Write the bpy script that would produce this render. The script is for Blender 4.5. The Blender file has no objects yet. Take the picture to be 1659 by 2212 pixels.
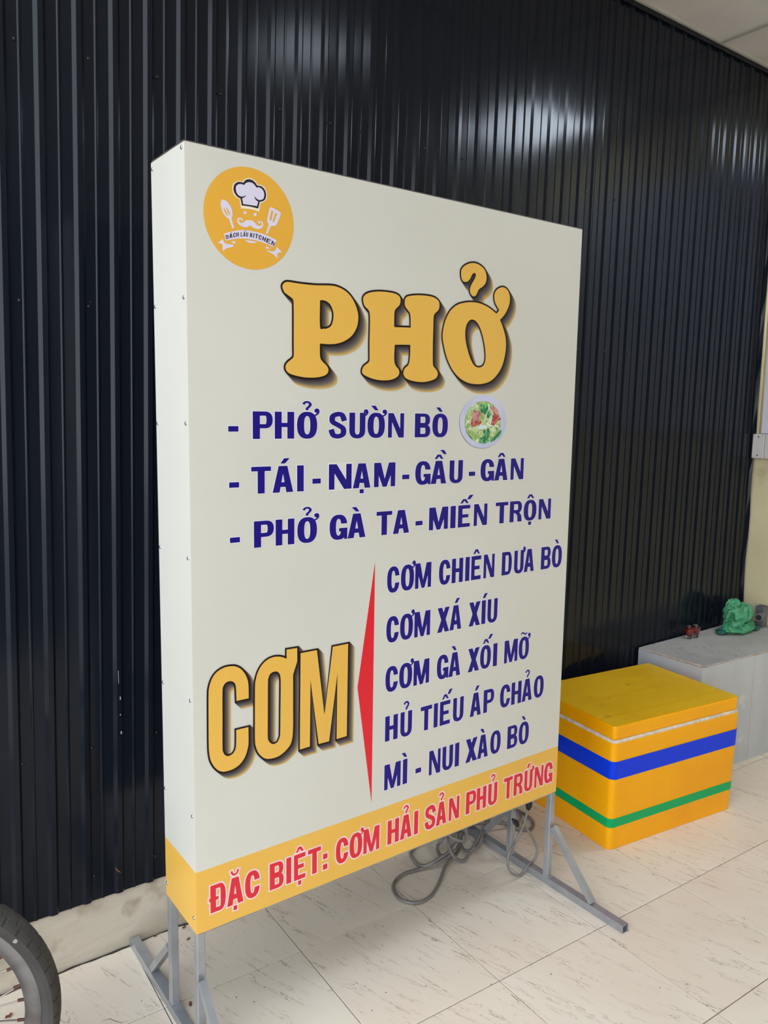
import bpy, bmesh, math, random
from math import sin, cos, pi, radians
from mathutils import Vector, noise
from mathutils.geometry import delaunay_2d_cdt

# ------------------------------------------------------------------ camera
SCN = bpy.context.scene
CAM_H = 1.5511
YAW, PITCH, ROLL, FPX = 0.63375, 0.12963, 0.01638, 1700.4
camd = bpy.data.cameras.new('camera')
camd.sensor_fit = 'HORIZONTAL'; camd.sensor_width = 36.0
camd.lens = 36.0 * FPX / 1659.0
camd.clip_start = 0.02; camd.clip_end = 200
cam = bpy.data.objects.new('camera', camd)
SCN.collection.objects.link(cam); SCN.camera = cam
from mathutils import Matrix
fw = Vector((sin(YAW)*cos(PITCH), cos(YAW)*cos(PITCH), -sin(PITCH)))
r0 = Vector((cos(YAW), -sin(YAW), 0)); u0 = r0.cross(fw)
r1 = r0*cos(ROLL) + u0*sin(ROLL); u1 = -r0*sin(ROLL) + u0*cos(ROLL)
M = Matrix((r1, u1, -fw)).transposed().to_4x4(); M.translation = (0, 0, CAM_H)
cam.matrix_world = M

# ------------------------------------------------------------------ sky
SKY = 4.0
w = bpy.data.worlds.new('sky'); SCN.world = w; w.use_nodes = True
nt = w.node_tree; nt.nodes.clear()
wo = nt.nodes.new('ShaderNodeOutputWorld'); bg = nt.nodes.new('ShaderNodeBackground')
tc = nt.nodes.new('ShaderNodeTexCoord'); sp = nt.nodes.new('ShaderNodeSeparateXYZ')
rp = nt.nodes.new('ShaderNodeValToRGB')
rp.color_ramp.elements[0].position = 0.0; rp.color_ramp.elements[0].color = (0.93, 0.96, 1.0, 1)
rp.color_ramp.elements[1].position = 0.7; rp.color_ramp.elements[1].color = (0.78, 0.88, 1.0, 1)
nt.links.new(tc.outputs['Generated'], sp.inputs[0]); nt.links.new(sp.outputs['Z'], rp.inputs[0])
nt.links.new(rp.outputs[0], bg.inputs[0]); bg.inputs[1].default_value = SKY
nt.links.new(bg.outputs[0], wo.inputs[0])

vs = SCN.view_settings
vs.view_transform = 'Standard'; vs.look = 'None'; vs.gamma = 1; vs.exposure = 0.0
try: vs.use_curve_mapping = False
except Exception: pass

# extents of the canopy ceiling, the right wall and the added light-blocking wall
CEX0, CEY0, RWY0, FWX0 = .15, -3.3, -3.3, -1.7
FWX1, FWY, FWZ = 9.0, -3.6, 4.2
LAMPXY = [(1.87, 1.02), (3.36, .95)]
LAMPLAB = ['square ceiling lamp nearest the top of the box sign', 'square ceiling lamp by the right wall above the bench']
CUP1, CUP2 = (3.320, 2.060), (3.364, 2.054)
BAGP, PIPEP = (3.632, 2.005), (3.825, 1.985)

# ------------------------------------------------------------------ helpers
COL = SCN.collection
def lin(c):
    def f(x):
        x /= 255.0
        return x/12.92 if x <= .04045 else ((x+.055)/1.055)**2.4
    return tuple(f(x) for x in c) + (1.0,)
def mat(name, rgb, rough=.6, metal=0.0, spec=.5, **k):
    m = bpy.data.materials.new(name); m.use_nodes = True
    b = m.node_tree.nodes['Principled BSDF']
    b.inputs['Base Color'].default_value = lin(rgb) if max(rgb) > 1.0 else tuple(rgb)+(1.0,)
    b.inputs['Roughness'].default_value = rough; b.inputs['Metallic'].default_value = metal
    b.inputs['Specular IOR Level'].default_value = spec
    for kk, v in k.items(): b.inputs[kk].default_value = v
    return m
def nodes(m): return m.node_tree.nodes, m.node_tree.links, m.node_tree.nodes['Principled BSDF']
def mottle(m, rgb2, scale=6, lo=.4, hi=.65, detail=6, coords='Object', stretch=(1, 1, 1), bump=0, bscale=60, rand=False, bdist=.002):
    """vary the base colour of m towards rgb2 by noise, and add fine relief"""
    n, l, b = nodes(m)
    t = n.new('ShaderNodeTexCoord'); mp = n.new('ShaderNodeMapping'); mp.inputs['Scale'].default_value = stretch
    l.new(t.outputs[coords], mp.inputs[0])
    if rand:
        oi = n.new('ShaderNodeObjectInfo'); mu = n.new('ShaderNodeMath'); mu.operation = 'MULTIPLY'; mu.inputs[1].default_value = 37.0
        l.new(oi.outputs['Random'], mu.inputs[0]); l.new(mu.outputs[0], mp.inputs['Location'])
    ns = n.new('ShaderNodeTexNoise'); ns.inputs['Scale'].default_value = scale; ns.inputs['Detail'].default_value = detail
    l.new(mp.outputs[0], ns.inputs[0])
    r = n.new('ShaderNodeValToRGB'); r.color_ramp.elements[0].position = lo; r.color_ramp.elements[1].position = hi
    l.new(ns.outputs['Fac'], r.inputs[0])
    mx = n.new('ShaderNodeMix'); mx.data_type = 'RGBA'
    src = b.inputs['Base Color'].links[0].from_socket if b.inputs['Base Color'].links else None
    if src: l.new(src, mx.inputs[6])
    else: mx.inputs[6].default_value = b.inputs['Base Color'].default_value
    mx.inputs[7].default_value = lin(rgb2)
    l.new(r.outputs[0], mx.inputs[0]); l.new(mx.outputs[2], b.inputs['Base Color'])
    if bump:
        nb = n.new('ShaderNodeTexNoise'); nb.inputs['Scale'].default_value = bscale; nb.inputs['Detail'].default_value = 4
        l.new(mp.outputs[0], nb.inputs[0])
        bp = n.new('ShaderNodeBump'); bp.inputs['Strength'].default_value = bump; bp.inputs['Distance'].default_value = bdist
        l.new(nb.outputs['Fac'], bp.inputs['Height']); l.new(bp.outputs[0], b.inputs['Normal'])
    return m

def wloc(o):
    v = Vector((0, 0, 0))
    while o: v += o.location; o = o.parent
    return v
def obj(name, V, F, mats, parent=None, loc=None, fm=None, smooth=False):
    """world-space vertices V -> one mesh object under parent (or with origin loc)"""
    base = wloc(parent) if parent else Vector((0, 0, 0))
    off = Vector(loc) if loc is not None else Vector((0, 0, 0))
    org = base + off if parent else off
    me = bpy.data.meshes.new(name)
    me.from_pydata([tuple(Vector(v)-org) for v in V], [], F)
    if not isinstance(mats, (list, tuple)): mats = [mats]
    for m in mats: me.materials.append(m)
    if fm: me.polygons.foreach_set('material_index', fm)
    if smooth: me.polygons.foreach_set('use_smooth', [True]*len(me.polygons))
    me.update()
    o = bpy.data.objects.new(name, me); COL.objects.link(o)
    if parent: o.parent = parent
    o.location = off
    return o
def thing(name, label, cat, loc, group=None):
    o = bpy.data.objects.new(name, None); COL.objects.link(o); o.location = loc
    o.empty_display_size = .05
    return tag(o, label, cat, group)
def tag(o, label, cat, group=None):
    o['label'] = label; o['category'] = cat
    if group: o['group'] = group
    return o
def struct(o): o['kind'] = 'structure'; return o

class MB:
    def __init__(s): s.V = []; s.F = []; s.M = []
    def add(s, V, F, m=0):
        k = len(s.V); s.V += [Vector(v) for v in V]; s.F += [tuple(i+k for i in f) for f in F]; s.M += [m]*len(F); return s
    def box(s, a, b, m=0):
        x0, y0, z0 = a; x1, y1, z1 = b
        return s.add([(x0,y0,z0),(x1,y0,z0),(x1,y1,z0),(x0,y1,z0),(x0,y0,z1),(x1,y0,z1),(x1,y1,z1),(x0,y1,z1)],
                     [(0,3,2,1),(4,5,6,7),(0,1,5,4),(1,2,6,5),(2,3,7,6),(3,0,4,7)], m)
    def bbox(s, a, b, c=.001, m=0):
        """box with chamfered edges"""
        bm = bmesh.new(); bmesh.ops.create_cube(bm, size=1)
        for v in bm.verts:
            v.co = Vector([(a[i]+b[i])/2 + v.co[i]*(b[i]-a[i]) for i in range(3)])
        bmesh.ops.bevel(bm, geom=bm.edges[:], offset=c, segments=1, affect='EDGES')
        bm.verts.index_update()
        s.add([v.co.copy() for v in bm.verts], [[v.index for v in f.verts] for f in bm.faces], m); bm.free(); return s
    def beam(s, p, q, w, h, up=(0,0,1), m=0):
        """square tube from p to q, w across, h along up"""
        p = Vector(p); q = Vector(q); d = (q-p).normalized(); r = d.cross(Vector(up)).normalized(); u = r.cross(d)
        V = [c + r*a*w/2 + u*b*h/2 for c in (p, q) for a, b in ((-1,-1),(1,-1),(1,1),(-1,1))]
        return s.add(V, [(3,2,1,0),(4,5,6,7),(0,1,5,4),(1,2,6,5),(2,3,7,6),(3,0,4,7)], m)
    def tube(s, pts, r, n=8, closed=False, m=0, rs=None):
        pts = [Vector(p) for p in pts]; N = len(pts); k = len(s.V); up = Vector((0, 0, 1)); pr = None
        for i, p in enumerate(pts):
            a = pts[i-1] if (i or closed) else p; b = pts[(i+1) % N] if (i < N-1 or closed) else p
            d = (b-a).normalized()
            if pr is None: pr = d.cross(up if abs(d.z) < .9 else Vector((1,0,0))).normalized()
            pr = (pr - d*pr.dot(d)).normalized(); q = d.cross(pr); rr = rs[i] if rs else r
            for j in range(n):
                t = 2*pi*j/n; s.V.append(p + pr*cos(t)*rr + q*sin(t)*rr)
        for i in range(N if closed else N-1):
            for j in range(n):
                a = k+i*n+j; b = k+i*n+(j+1) % n; c = k+((i+1) % N)*n+(j+1) % n; d = k+((i+1) % N)*n+j
                s.F.append((a, d, c, b)); s.M.append(m)
        if not closed:
            s.F.append(tuple(k+j for j in range(n))); s.M.append(m)
            s.F.append(tuple(k+(N-1)*n+j for j in reversed(range(n)))); s.M.append(m)
        return s
    def lathe(s, prof, c, axis='z', n=20, m=0):
        k = len(s.V); c = Vector(c)
        for r, h in prof:
            for j in range(n):
                t = 2*pi*j/n
                a, b = r*cos(t), r*sin(t)
                s.V.append(c + Vector({'z': (a, b, h), 'y': (a, h, b), 'x': (h, a, b)}[axis]))
        for i in range(len(prof)-1):
            for j in range(n):
                s.F.append((k+i*n+j, k+i*n+(j+1) % n, k+(i+1)*n+(j+1) % n, k+(i+1)*n+j)); s.M.append(m)
        return s
    def o(s, name, mats, parent=None, loc=None, smooth=False):
        return obj(name, s.V, s.F, mats, parent, loc, s.M if isinstance(mats, (list, tuple)) else None, smooth)

def catmull(P, closed=False, k=6):
    P = [Vector(p) for p in P]; n = len(P); out = []
    for i in range(n if closed else n-1):
        g = lambda j: P[j % n] if closed else P[max(0, min(n-1, j))]
        a, b, c, d = g(i-1), g(i), g(i+1), g(i+2)
        for t in range(k):
            t /= k
            out.append(.5*((2*b)+(c-a)*t+(2*a-5*b+4*c-d)*t*t+(3*b-a-3*c+d)*t**3))
    if not closed: out.append(P[-1])
    return out

# ------------------------------------------------------------------ materials
M_metal = mat('charcoal_sheet', (0.0066, 0.0090, 0.0150), .26, 0, .22)
n, l, b = nodes(M_metal)
t = n.new('ShaderNodeTexCoord'); mp = n.new('ShaderNodeMapping'); mp.inputs['Scale'].default_value = (9, 9, .9)
ns = n.new('ShaderNodeTexNoise'); ns.inputs['Scale'].default_value = 1.6; ns.inputs['Detail'].default_value = 3
bp = n.new('ShaderNodeBump'); bp.inputs['Strength'].default_value = .12; bp.inputs['Distance'].default_value = .004
l.new(t.outputs['Object'], mp.inputs[0]); l.new(mp.outputs[0], ns.inputs[0]); l.new(ns.outputs['Fac'], bp.inputs['Height']); l.new(bp.outputs[0], b.inputs['Normal'])
n2 = n.new('ShaderNodeTexNoise'); n2.inputs['Scale'].default_value = 2.5; l.new(t.outputs['Object'], n2.inputs[0])
mr = n.new('ShaderNodeMapRange'); mr.inputs[3].default_value = .10; mr.inputs[4].default_value = .24
l.new(n2.outputs['Fac'], mr.inputs[0]); l.new(mr.outputs[0], b.inputs['Roughness'])
M_back = mat('dark_backing', (20, 20, 22), .8)
M_scratch = mat('bare_scratch', (180, 175, 172), .5)
M_screw = mat('black_screw', (16, 18, 20), .35)
M_kerb = mottle(mottle(mat('kerb_cement', (210, 199, 180), .85), (188, 176, 156), 5, .4, .66, bump=.6, bscale=30, bdist=.004, stretch=(1, 1, 2)), (150, 132, 106), 11, .6, .78)
M_plaster = mottle(mottle(mat('cream_plaster', (226, 214, 172), .85), (204, 192, 152), 2.5, .4, .7, bump=.3, bscale=30), (150, 140, 112), 9, .6, .85)
M_ctile = mottle(mat('ceiling_tile', (224, 217, 208), .9), (216, 208, 199), 3)
M_tee = mat('ceiling_tee', (176, 172, 162), .55)
M_grout = mat('dark_grout', (58, 48, 38), .9)
M_dirt = mat('dirt_line', (52, 44, 34), .95)
M_pave = mottle(mat('outside_paving', (186, 182, 174), .9), (166, 162, 154), 1.2)
# floor tile: beige stone print with fine drawn veins
M_tile = mottle(mat('beige_floor_tile', (231, 219, 201), .42, 0, .35), (226, 209, 190), 3.2, .35, .7, rand=True)
n, l, b = nodes(M_tile)
t = n.new('ShaderNodeTexCoord'); mp = n.new('ShaderNodeMapping'); oi = n.new('ShaderNodeObjectInfo')
mu = n.new('ShaderNodeMath'); mu.operation = 'MULTIPLY'; mu.inputs[1].default_value = 91.0
l.new(oi.outputs['Random'], mu.inputs[0]); l.new(mu.outputs[0], mp.inputs['Location'])
mp0 = n.new('ShaderNodeMapping'); mp0.inputs['Rotation'].default_value = (0, 0, radians(72)); l.new(t.outputs['Object'], mp0.inputs[0])
mp.inputs['Scale'].default_value = (5, 30, 1); l.new(mp0.outputs[0], mp.inputs[0])
src = b.inputs['Base Color'].links[0].from_socket
for sc, lo, hi, colr, am in ((1.0, .0, .015, (118, 98, 70), .85), (1.9, .0, .018, (142, 120, 92), .7)):
    q = n.new('ShaderNodeTexNoise'); q.inputs['Scale'].default_value = sc; q.inputs['Detail'].default_value = 5; q.inputs['Roughness'].default_value = .62
    q.inputs['Distortion'].default_value = .5
    l.new(mp.outputs[0], q.inputs[0])
    sb = n.new('ShaderNodeMath'); sb.operation = 'SUBTRACT'; sb.inputs[1].default_value = .5; l.new(q.outputs['Fac'], sb.inputs[0])
    ab = n.new('ShaderNodeMath'); ab.operation = 'ABSOLUTE'; l.new(sb.outputs[0], ab.inputs[0])
    m2 = n.new('ShaderNodeMapRange'); m2.inputs[1].default_value = lo; m2.inputs[2].default_value = hi; m2.inputs[3].default_value = am; m2.inputs[4].default_value = 0
    l.new(ab.outputs[0], m2.inputs[0])
    q2 = n.new('ShaderNodeTexNoise'); q2.inputs['Scale'].default_value = sc*.8; q2.inputs['Detail'].default_value = 2; l.new(mp.outputs[0], q2.inputs[0])
    m3 = n.new('ShaderNodeMapRange'); m3.inputs[1].default_value = .52; m3.inputs[2].default_value = .66; l.new(q2.outputs['Fac'], m3.inputs[0])
    ml = n.new('ShaderNodeMath'); ml.operation = 'MULTIPLY'; l.new(m2.outputs[0], ml.inputs[0]); l.new(m3.outputs[0], ml.inputs[1])
    mx = n.new('ShaderNodeMix'); mx.data_type = 'RGBA'; l.new(ml.outputs[0], mx.inputs[0]); l.new(src, mx.inputs[6]); mx.inputs[7].default_value = lin(colr)
    src = mx.outputs[2]
l.new(src, b.inputs['Base Color'])
M_cream = mottle(mat('cream_vinyl', (216, 213, 202), .34, 0, .4), (211, 208, 196), 1.5)
M_ochre = mottle(mat('ochre_vinyl', (238, 186, 82), .34, 0, .45), (232, 180, 76), 2)
M_blue = mat('navy_print', (26, 14, 122), .42, 0, .3)
M_red = mat('red_print', (222, 34, 50), .36)
M_white = mat('white_print', (236, 230, 240), .36)
M_pinkw = mat('pinkish_white_print', (246, 214, 218), .36)
M_black = mat('black_print', (30, 18, 18), .42, 0, .3)
M_gold = mat('gold_print', (234, 182, 80), .36)
M_logo = mat('amber_print', (232, 172, 62), .36)
M_lav = mat('lavender_print', (222, 214, 232), .36)
M_ink = mat('ink_print', (38, 28, 48), .36)
M_tri = mat('scarlet_print', (228, 28, 46), .36)
M_galv = mottle(mat('galvanised_steel', (172, 174, 177), .32, .5), (144, 147, 152), 9, .35, .7, stretch=(1, 1, 1), bump=.15, bscale=80)
M_frame = mat('dark_frame_edge', (96, 86, 84), .5, .3)
M_rivet = mat('bright_rivet', (190, 192, 196), .25, .9)
M_cable = mottle(mat('grey_cable', (136, 130, 126), .42), (114, 108, 104), 20)
M_rub = mat('black_rubber', (30, 28, 28), .6)
M_foam = mottle(mat('white_foam', (226, 214, 196), .9), (206, 190, 168), 40, .4, .6, bump=.6, bscale=220, bdist=.001)
M_ytape = mottle(mat('yellow_tape', (255, 178, 0), .34, 0, .3), (248, 166, 0), 3, .4, .7, bump=.12, bscale=18)
M_ylid = mottle(mottle(mat('yellow_lid_tape', (244, 192, 34), .3, 0, .4), (234, 178, 26), 4, .4, .7, bump=.15, bscale=14), (190, 138, 30), 22, .64, .8)
M_bltape = mat('blue_tape', (0, 58, 226), .34, 0, .25)
M_grtape = mat('green_tape', (0, 168, 96), .34, 0, .25)
M_cement = mottle(mottle(mat('grey_cement', (180, 177, 172), .8), (164, 161, 156), 5, .4, .65, bump=.35, bscale=40), (84, 80, 74), 26, .66, .74)
M_btile = mottle(mottle(mat('pale_grey_tile', (194, 197, 201), .45), (178, 182, 187), 4, .4, .7, stretch=(1, 1, .4)), (226, 227, 228), 12, .62, .8)
M_chip = mottle(mat('chipped_edge', (206, 192, 184), .9), (168, 140, 120), 30)
M_fw = mottle(mat('blocker_grey', (92, 86, 80), .9), (78, 72, 68), 2)
M_whitep = mat('white_panel', (206, 204, 214), .5)
M_plate = mat('white_plastic_plate', (206, 200, 196), .4)
M_hole = mat('dark_hole', (30, 26, 26), .8)
M_bag = mottle(mat('green_bag', (86, 170, 124), .45), (58, 134, 94), 16, .35, .7)
M_bagd = mat('dark_green_bag', (28, 92, 76), .5)
M_pvc = mottle(mat('grey_pvc', (112, 112, 116), .5), (92, 92, 96), 20)
M_glass = mat('clear_glass', (255, 255, 255), .03, 0, .5, **{'Transmission Weight': 1.0, 'IOR': 1.45})
M_redliq = mat('red_liquid', (190, 14, 18), .05, 0, .5, **{'Transmission Weight': .55, 'IOR': 1.33})
M_tyre = mottle(mat('worn_tyre', (66, 63, 61), .75), (52, 49, 47), 10, .35, .7, bump=.3, bscale=90)
M_rim = mottle(mat('dull_alloy', (132, 130, 130), .45, .7), (98, 92, 90), 12)
M_spoke = mat('tarnished_spoke', (150, 140, 132), .4, .8)
M_rust = mat('rusty_nipple', (92, 58, 50), .7, .3)
M_leaf = mat('dry_leaf', (126, 78, 50), .8)
M_speck = mat('dark_speck', (48, 42, 36), .9)
M_lamp = mat('lamp_diffuser', (255, 255, 255), .5)
M_lamp2 = mat('bright_lamp_diffuser', (255, 255, 255), .5)
for m_, st_ in ((M_lamp, 12.0), (M_lamp2, 22.0)):
    n, l, b = nodes(m_); b.inputs['Emission Color'].default_value = (.74, .86, 1, 1); b.inputs['Emission Strength'].default_value = st_

# ------------------------------------------------------------------ the setting
YW = 2.1189      # face of the wall
XR = 3.872       # right wall
ZC = 3.150       # ceiling
TA, TX, TY, TS = -0.0368, 0.6443, 1.4235, 0.4
rnd = random.Random(4)

floor = struct(obj('floor', *(lambda m: (m.V, m.F))(MB().box((-3.2, -4.2, -.12), (XR+.2, YW+.1, -.004))), M_grout))
ground = struct(obj('ground', *(lambda m: (m.V, m.F))(MB().box((-14, -16, -.3), (16, -4.2, -.006)).box((-14, -4.2, -.3), (-3.2, 6, -.006))), M_pave))
def trot(x, y): return x*cos(TA)-y*sin(TA)+TX, x*sin(TA)+y*cos(TA)+TY
def clip(poly, ax, lim):       # keep coordinate < lim
    out = []
    for i in range(len(poly)):
        a, b_ = poly[i-1], poly[i]
        ia, ib = a[ax] < lim, b_[ax] < lim
        if ia != ib:
            t_ = (lim-a[ax])/(b_[ax]-a[ax]); out.append((a[0]+(b_[0]-a[0])*t_, a[1]+(b_[1]-a[1])*t_))
        if ib: out.append(b_)
    return out
g = .0014
def tile_mesh(poly, ch=.0006):
    c = [sum(p[k] for p in poly)/len(poly) for k in (0, 1)]; n_ = len(poly)
    V = [(x, y, -.004) for x, y in poly] + [(x, y, -ch) for x, y in poly] + \
        [(x+(c[0]-x)*ch/.2, y+(c[1]-y)*ch/.2, 0) for x, y in poly]
    F = [(i, (i+1) % n_, n_+(i+1) % n_, n_+i) for i in range(n_)] + [(n_+i, n_+(i+1) % n_, 2*n_+(i+1) % n_, 2*n_+i) for i in range(n_)] + [tuple(range(2*n_, 3*n_))]
    return V, F
shared = None
for i in range(-9, 10):
    for j in range(-6, 3):
        x, y = i*TS, j*TS
        loc4 = [(x+g, y+g), (x+TS-g, y+g), (x+TS-g, y+TS-g), (x+g, y+TS-g)]
        P = [trot(*p) for p in loc4]
        Q = clip(clip(P, 1, YW-.004), 0, XR-.002)
        if len(Q) < 3 or min(p[1] for p in P) < -1.15 or max(p[0] for p in P) < -3.1: continue
        area = abs(sum(Q[k-1][0]*Q[k][1]-Q[k][0]*Q[k-1][1] for k in range(len(Q))))/2
        if area < .0004: continue
        cx_, cy_ = trot(x+TS/2, y+TS/2)
        whole = len(Q) == 4 and max(p[1] for p in P) < YW-.004 and max(p[0] for p in P) < XR-.002
        if whole and shared:
            o = shared.copy(); COL.objects.link(o); o.parent = floor; o.location = (cx_, cy_, 0)
        else:
            # local coordinates in the tile frame
            ca, sa = cos(-TA), sin(-TA)
            L = [((p[0]-cx_)*ca-(p[1]-cy_)*sa, (p[0]-cx_)*sa+(p[1]-cy_)*ca) for p in Q]
            V, F = tile_mesh(L)
            o = obj('floor_tile', V, F, M_tile); o.parent = floor; o.location = (cx_, cy_, 0); o.rotation_euler.z = TA
            if whole: shared = o
# cracks and dirt beside the kerb
def ribbon(pts, w_, z=.0006):
    V = []; F = []
    for k, p in enumerate(pts):
        a = Vector(pts[max(0, k-1)]); b_ = Vector(pts[min(len(pts)-1, k+1)]); d = (b_-a).normalized(); q = Vector((-d.y, d.x))*w_*(1 if 0 < k < len(pts)-1 else .4)*rnd.uniform(.5, 1.3)
        V += [(p[0]-q.x, p[1]-q.y, z), (p[0]+q.x, p[1]+q.y, z)]
        if k: F.append((2*k-2, 2*k, 2*k+1, 2*k-1))
    return V, [f[::-1] for f in F]
pts = [(-1.4+.028*k, YW-.006+rnd.uniform(-.004, .002)) for k in range(118)]
V, F = ribbon(pts, .0036); obj('dirt_seam', V, F, M_dirt, floor)
V, F = ribbon([(.512, 1.872), (.532, 1.868), (.545, 1.846), (.556, 1.836), (.57, 1.834)], .0007); obj('floor_crack', V, F, M_grout, floor)
V, F = ribbon([(.551, 1.838), (.545, 1.815), (.538, 1.79), (.536, 1.76)], .0007); obj('floor_crack', V, F, M_grout, floor)

# kerb under the sheets
KT = .176
m = MB(); nx = 120; V = []; F = []
for i in range(nx+1):
    x = -3.2+(XR+3.2)*i/nx
    for k, z in enumerate((-.05, .04, .10, .15, KT, KT)):
        y = YW + (noise.noise(Vector((x*3, z*8, 1)))*.0022 if k < 4 else (.002 if k == 4 else .1))
        V.append((x, y, z + (noise.noise(Vector((x*9, 3, 1)))*.003 if k >= 4 else 0)))
for i in range(nx):
    for k in range(5): a = i*6+k; F.append((a, a+6, a+7, a+1))
kerb = struct(obj('baseboard_back', V, F, M_kerb))

# back wall: backing slab, corrugated sheets, screws
wall = struct(obj('wall_back', *(lambda m: (m.V, m.F))(MB().box((-3.2, YW+.03, KT+.004), (XR+.2, YW+.2, 3.4))), M_back))
PITCH_R = .0885; X0 = .493
prof = [(-.0155, 0), (-.0062, .0066), (.0062, .0066), (.0130, 0), (.0375, 0), (.0408, .0024), (.0440, .0024), (.0465, 0)]
Z0s, Z1s = .176, ZC+.06
sheets = []
def lean(x): return .021 if x < 2.2 else max(.0, .021-.013*(x-2.2)/1.2)
for sidx in range(-4, 4):
    k0 = sidx*12-1; P = []
    for k in range(k0, k0+13):
        for dx, d in prof:
            if k == k0+12 and dx > .014: continue
            P.append((X0+k*PITCH_R+dx, d + (.0012 if k == k0+12 else 0) + rnd.uniform(0, .0007)))
    P = [p for p in P if p[0] < XR-.035]
    if not P: continue
    V = []; F = []
    ln = lean((P[0][0]+P[-1][0])/2)
    zs = [Z0s, 1.2, 2.2, Z1s]
    jag = rnd.uniform(-.002, .002)
    for z in zs:
        for x, d in P: V.append((x+ln*(z-1.5), YW-.0018-d, z+(jag if z == Z0s else 0)))
    n_ = len(P)
    for r in range(3):
        for c in range(n_-1):
            a = r*n_+c; F.append((a, a+1, a+n_+1, a+n_))
    o = obj('metal_sheet', V, F, M_metal, wall)
    sheets.append(o)
# flashing strip in the corner
m = MB(); V = []; F = []
for k in range(25):
    z = .49+(ZC-.49)*k/24
    xe = 3.858 + .006*sin(k*1.7) - .004*(1-z/3)
    for x, y in ((3.80, YW-.0025), (3.845, YW-.0025), (xe, YW-.016)): V.append((x, y, z))
    if k:
        a = (k-1)*3
        F += [(a, a+1, a+4, a+3), (a+1, a+2, a+5, a+4)]
obj('corner_flashing', V, F, M_metal, wall)
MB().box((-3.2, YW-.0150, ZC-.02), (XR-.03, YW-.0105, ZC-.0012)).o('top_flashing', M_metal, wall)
# screws in their rows
def dome(c, r, h, nrm, n=8):
    m = MB(); c = Vector(c); nrm = Vector(nrm)
    u = nrm.orthogonal().normalized(); v_ = nrm.cross(u)
    V = []; 
    for rr, hh in ((1, 0), (1, .45), (.7, .85)):
        V += [c + (u*cos(2*pi*j/n)+v_*sin(2*pi*j/n))*r*rr + nrm*h*hh for j in range(n)]
    V.append(c+nrm*h); F = []
    for q in range(2):
        for j in range(n): F.append((q*n+j, q*n+(j+1) % n, (q+1)*n+(j+1) % n, (q+1)*n+j))
    for j in range(n): F.append((2*n+j, 2*n+(j+1) % n, 3*n))
    return V, F
def place_many(name, spots, r, h, nrm, mt, parent):
    first = None; base = wloc(parent)
    for p in spots:
        if first is None:
            V, F = dome(Vector((0, 0, 0)), r, h, nrm)
            first = obj(name, V, F, mt, smooth=True); first.parent = parent; first.location = Vector(p)-base
        else:
            o = first.copy(); COL.objects.link(o); o.parent = parent; o.location = Vector(p)-base
row24 = [-.42, -.07, .28, .455, .625, .799, .976, 1.159, 1.33, 1.444, 1.494, 1.695, 1.86, 2.11, 2.287, 2.50, 2.54, 2.681, 2.853, 3.04, 3.204, 3.386, 3.56]
row18 = [-.3, .05, .27, .442, .607, .79, .96, 1.13, 1.31, 1.48, 1.66, 1.84, 2.01, 2.18, 2.49, 2.657, 2.82, 3.0, 3.17, 3.35]
row06 = [.22, .402, .579, .76, .94, 1.12, 1.3, 1.47, 1.65, 1.83, 2.0]
row02 = [.38, .572, .747, .93, 1.1, 1.28, 1.46, 1.64, 1.82]
spots = [(x, YW-.002, z) for row, z in ((row24, 2.4), (row18, 1.8), (row06, .622), (row02, .248)) for x in row]
place_many('screw', spots, .0048, .0036, (0, -1, 0), M_screw, wall)
place_many('screw_hole', [(x+.004, YW-.0022, z+.012) for x, z in ((.976, 2.4), (.607, 1.8), (.402, .608), (1.494, 2.4))], .0026, .0006, (0, -1, 0), M_hole, wall)
# scratches and a stuck leaf
def chip(x0, z0, x1, z1, w_, d=.0135):
    return MB().box((min(x0, x1)-w_, YW-d, min(z0, z1)), (max(x0, x1)+w_, YW-d+.0004, max(z0, z1)))
for a in ((.5028, 1.7, .5028, 1.737, .0007, .0028), (.652, .792, .652, .829, .0006, .0135), (.655, .745, .656, .754, .0008, .0135), (.655, .646, .656, .654, .0012, .0135),
          (.654, .70, .655, .704, .0008, .0135), (.39, .85, .391, .9, .0006, .0028), (.55, .36, .551, .363, .0012, .0028)):
    chip(*a).o('scratch', M_scratch, wall)
MB().add([(.628, YW-.0145, .262), (.632, YW-.0165, .254), (.640, YW-.0175, .244), (.645, YW-.0145, .238), (.638, YW-.0140, .241), (.630, YW-.0138, .250)], [(0, 5, 4, 3, 2, 1)]).o('stuck_leaf', M_leaf, wall)

# ceiling
ceil = struct(obj('ceiling', *(lambda m: (m.V, m.F))(MB().box((CEX0, CEY0, ZC+.03), (XR+.2, YW+.2, ZC+.16))), M_back))
GX, GY = 3.314, 2.119
tile0 = None
i = 0
xs = [GX+.6*k for k in range(-14, 2)]
ys = [GY-.6*k for k in range(0, 14)]
def rectmesh(x0, x1, y0, y1, z):
    return MB().box((x0, y0, z), (x1, y1, z+.012))
for a, x in enumerate(xs):
    for c, y in enumerate(ys):
        x0, x1, y1, y0 = max(x, CEX0), min(x+.6, XR), y, max(y-.6, CEY0)
        if x1-x0 < .05 or y1-y0 < .05: continue
        if x1-x0 > .595 and y1-y0 > .595 and tile0:
            o = tile0.copy(); COL.objects.link(o); o.location = ((x0+x1)/2, (y0+y1)/2, ZC+.006); o.parent = ceil
        else:
            m = rectmesh(x0+.008-(x0+x1)/2, x1-.008-(x0+x1)/2, y0+.008-(y0+y1)/2, y1-.008-(y0+y1)/2, 0)
            o = obj('ceiling_tile', m.V, m.F, M_ctile); o.location = ((x0+x1)/2, (y0+y1)/2, ZC+.006); o.parent = ceil
            if x1-x0 > .595 and y1-y0 > .595: tile0 = o
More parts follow.
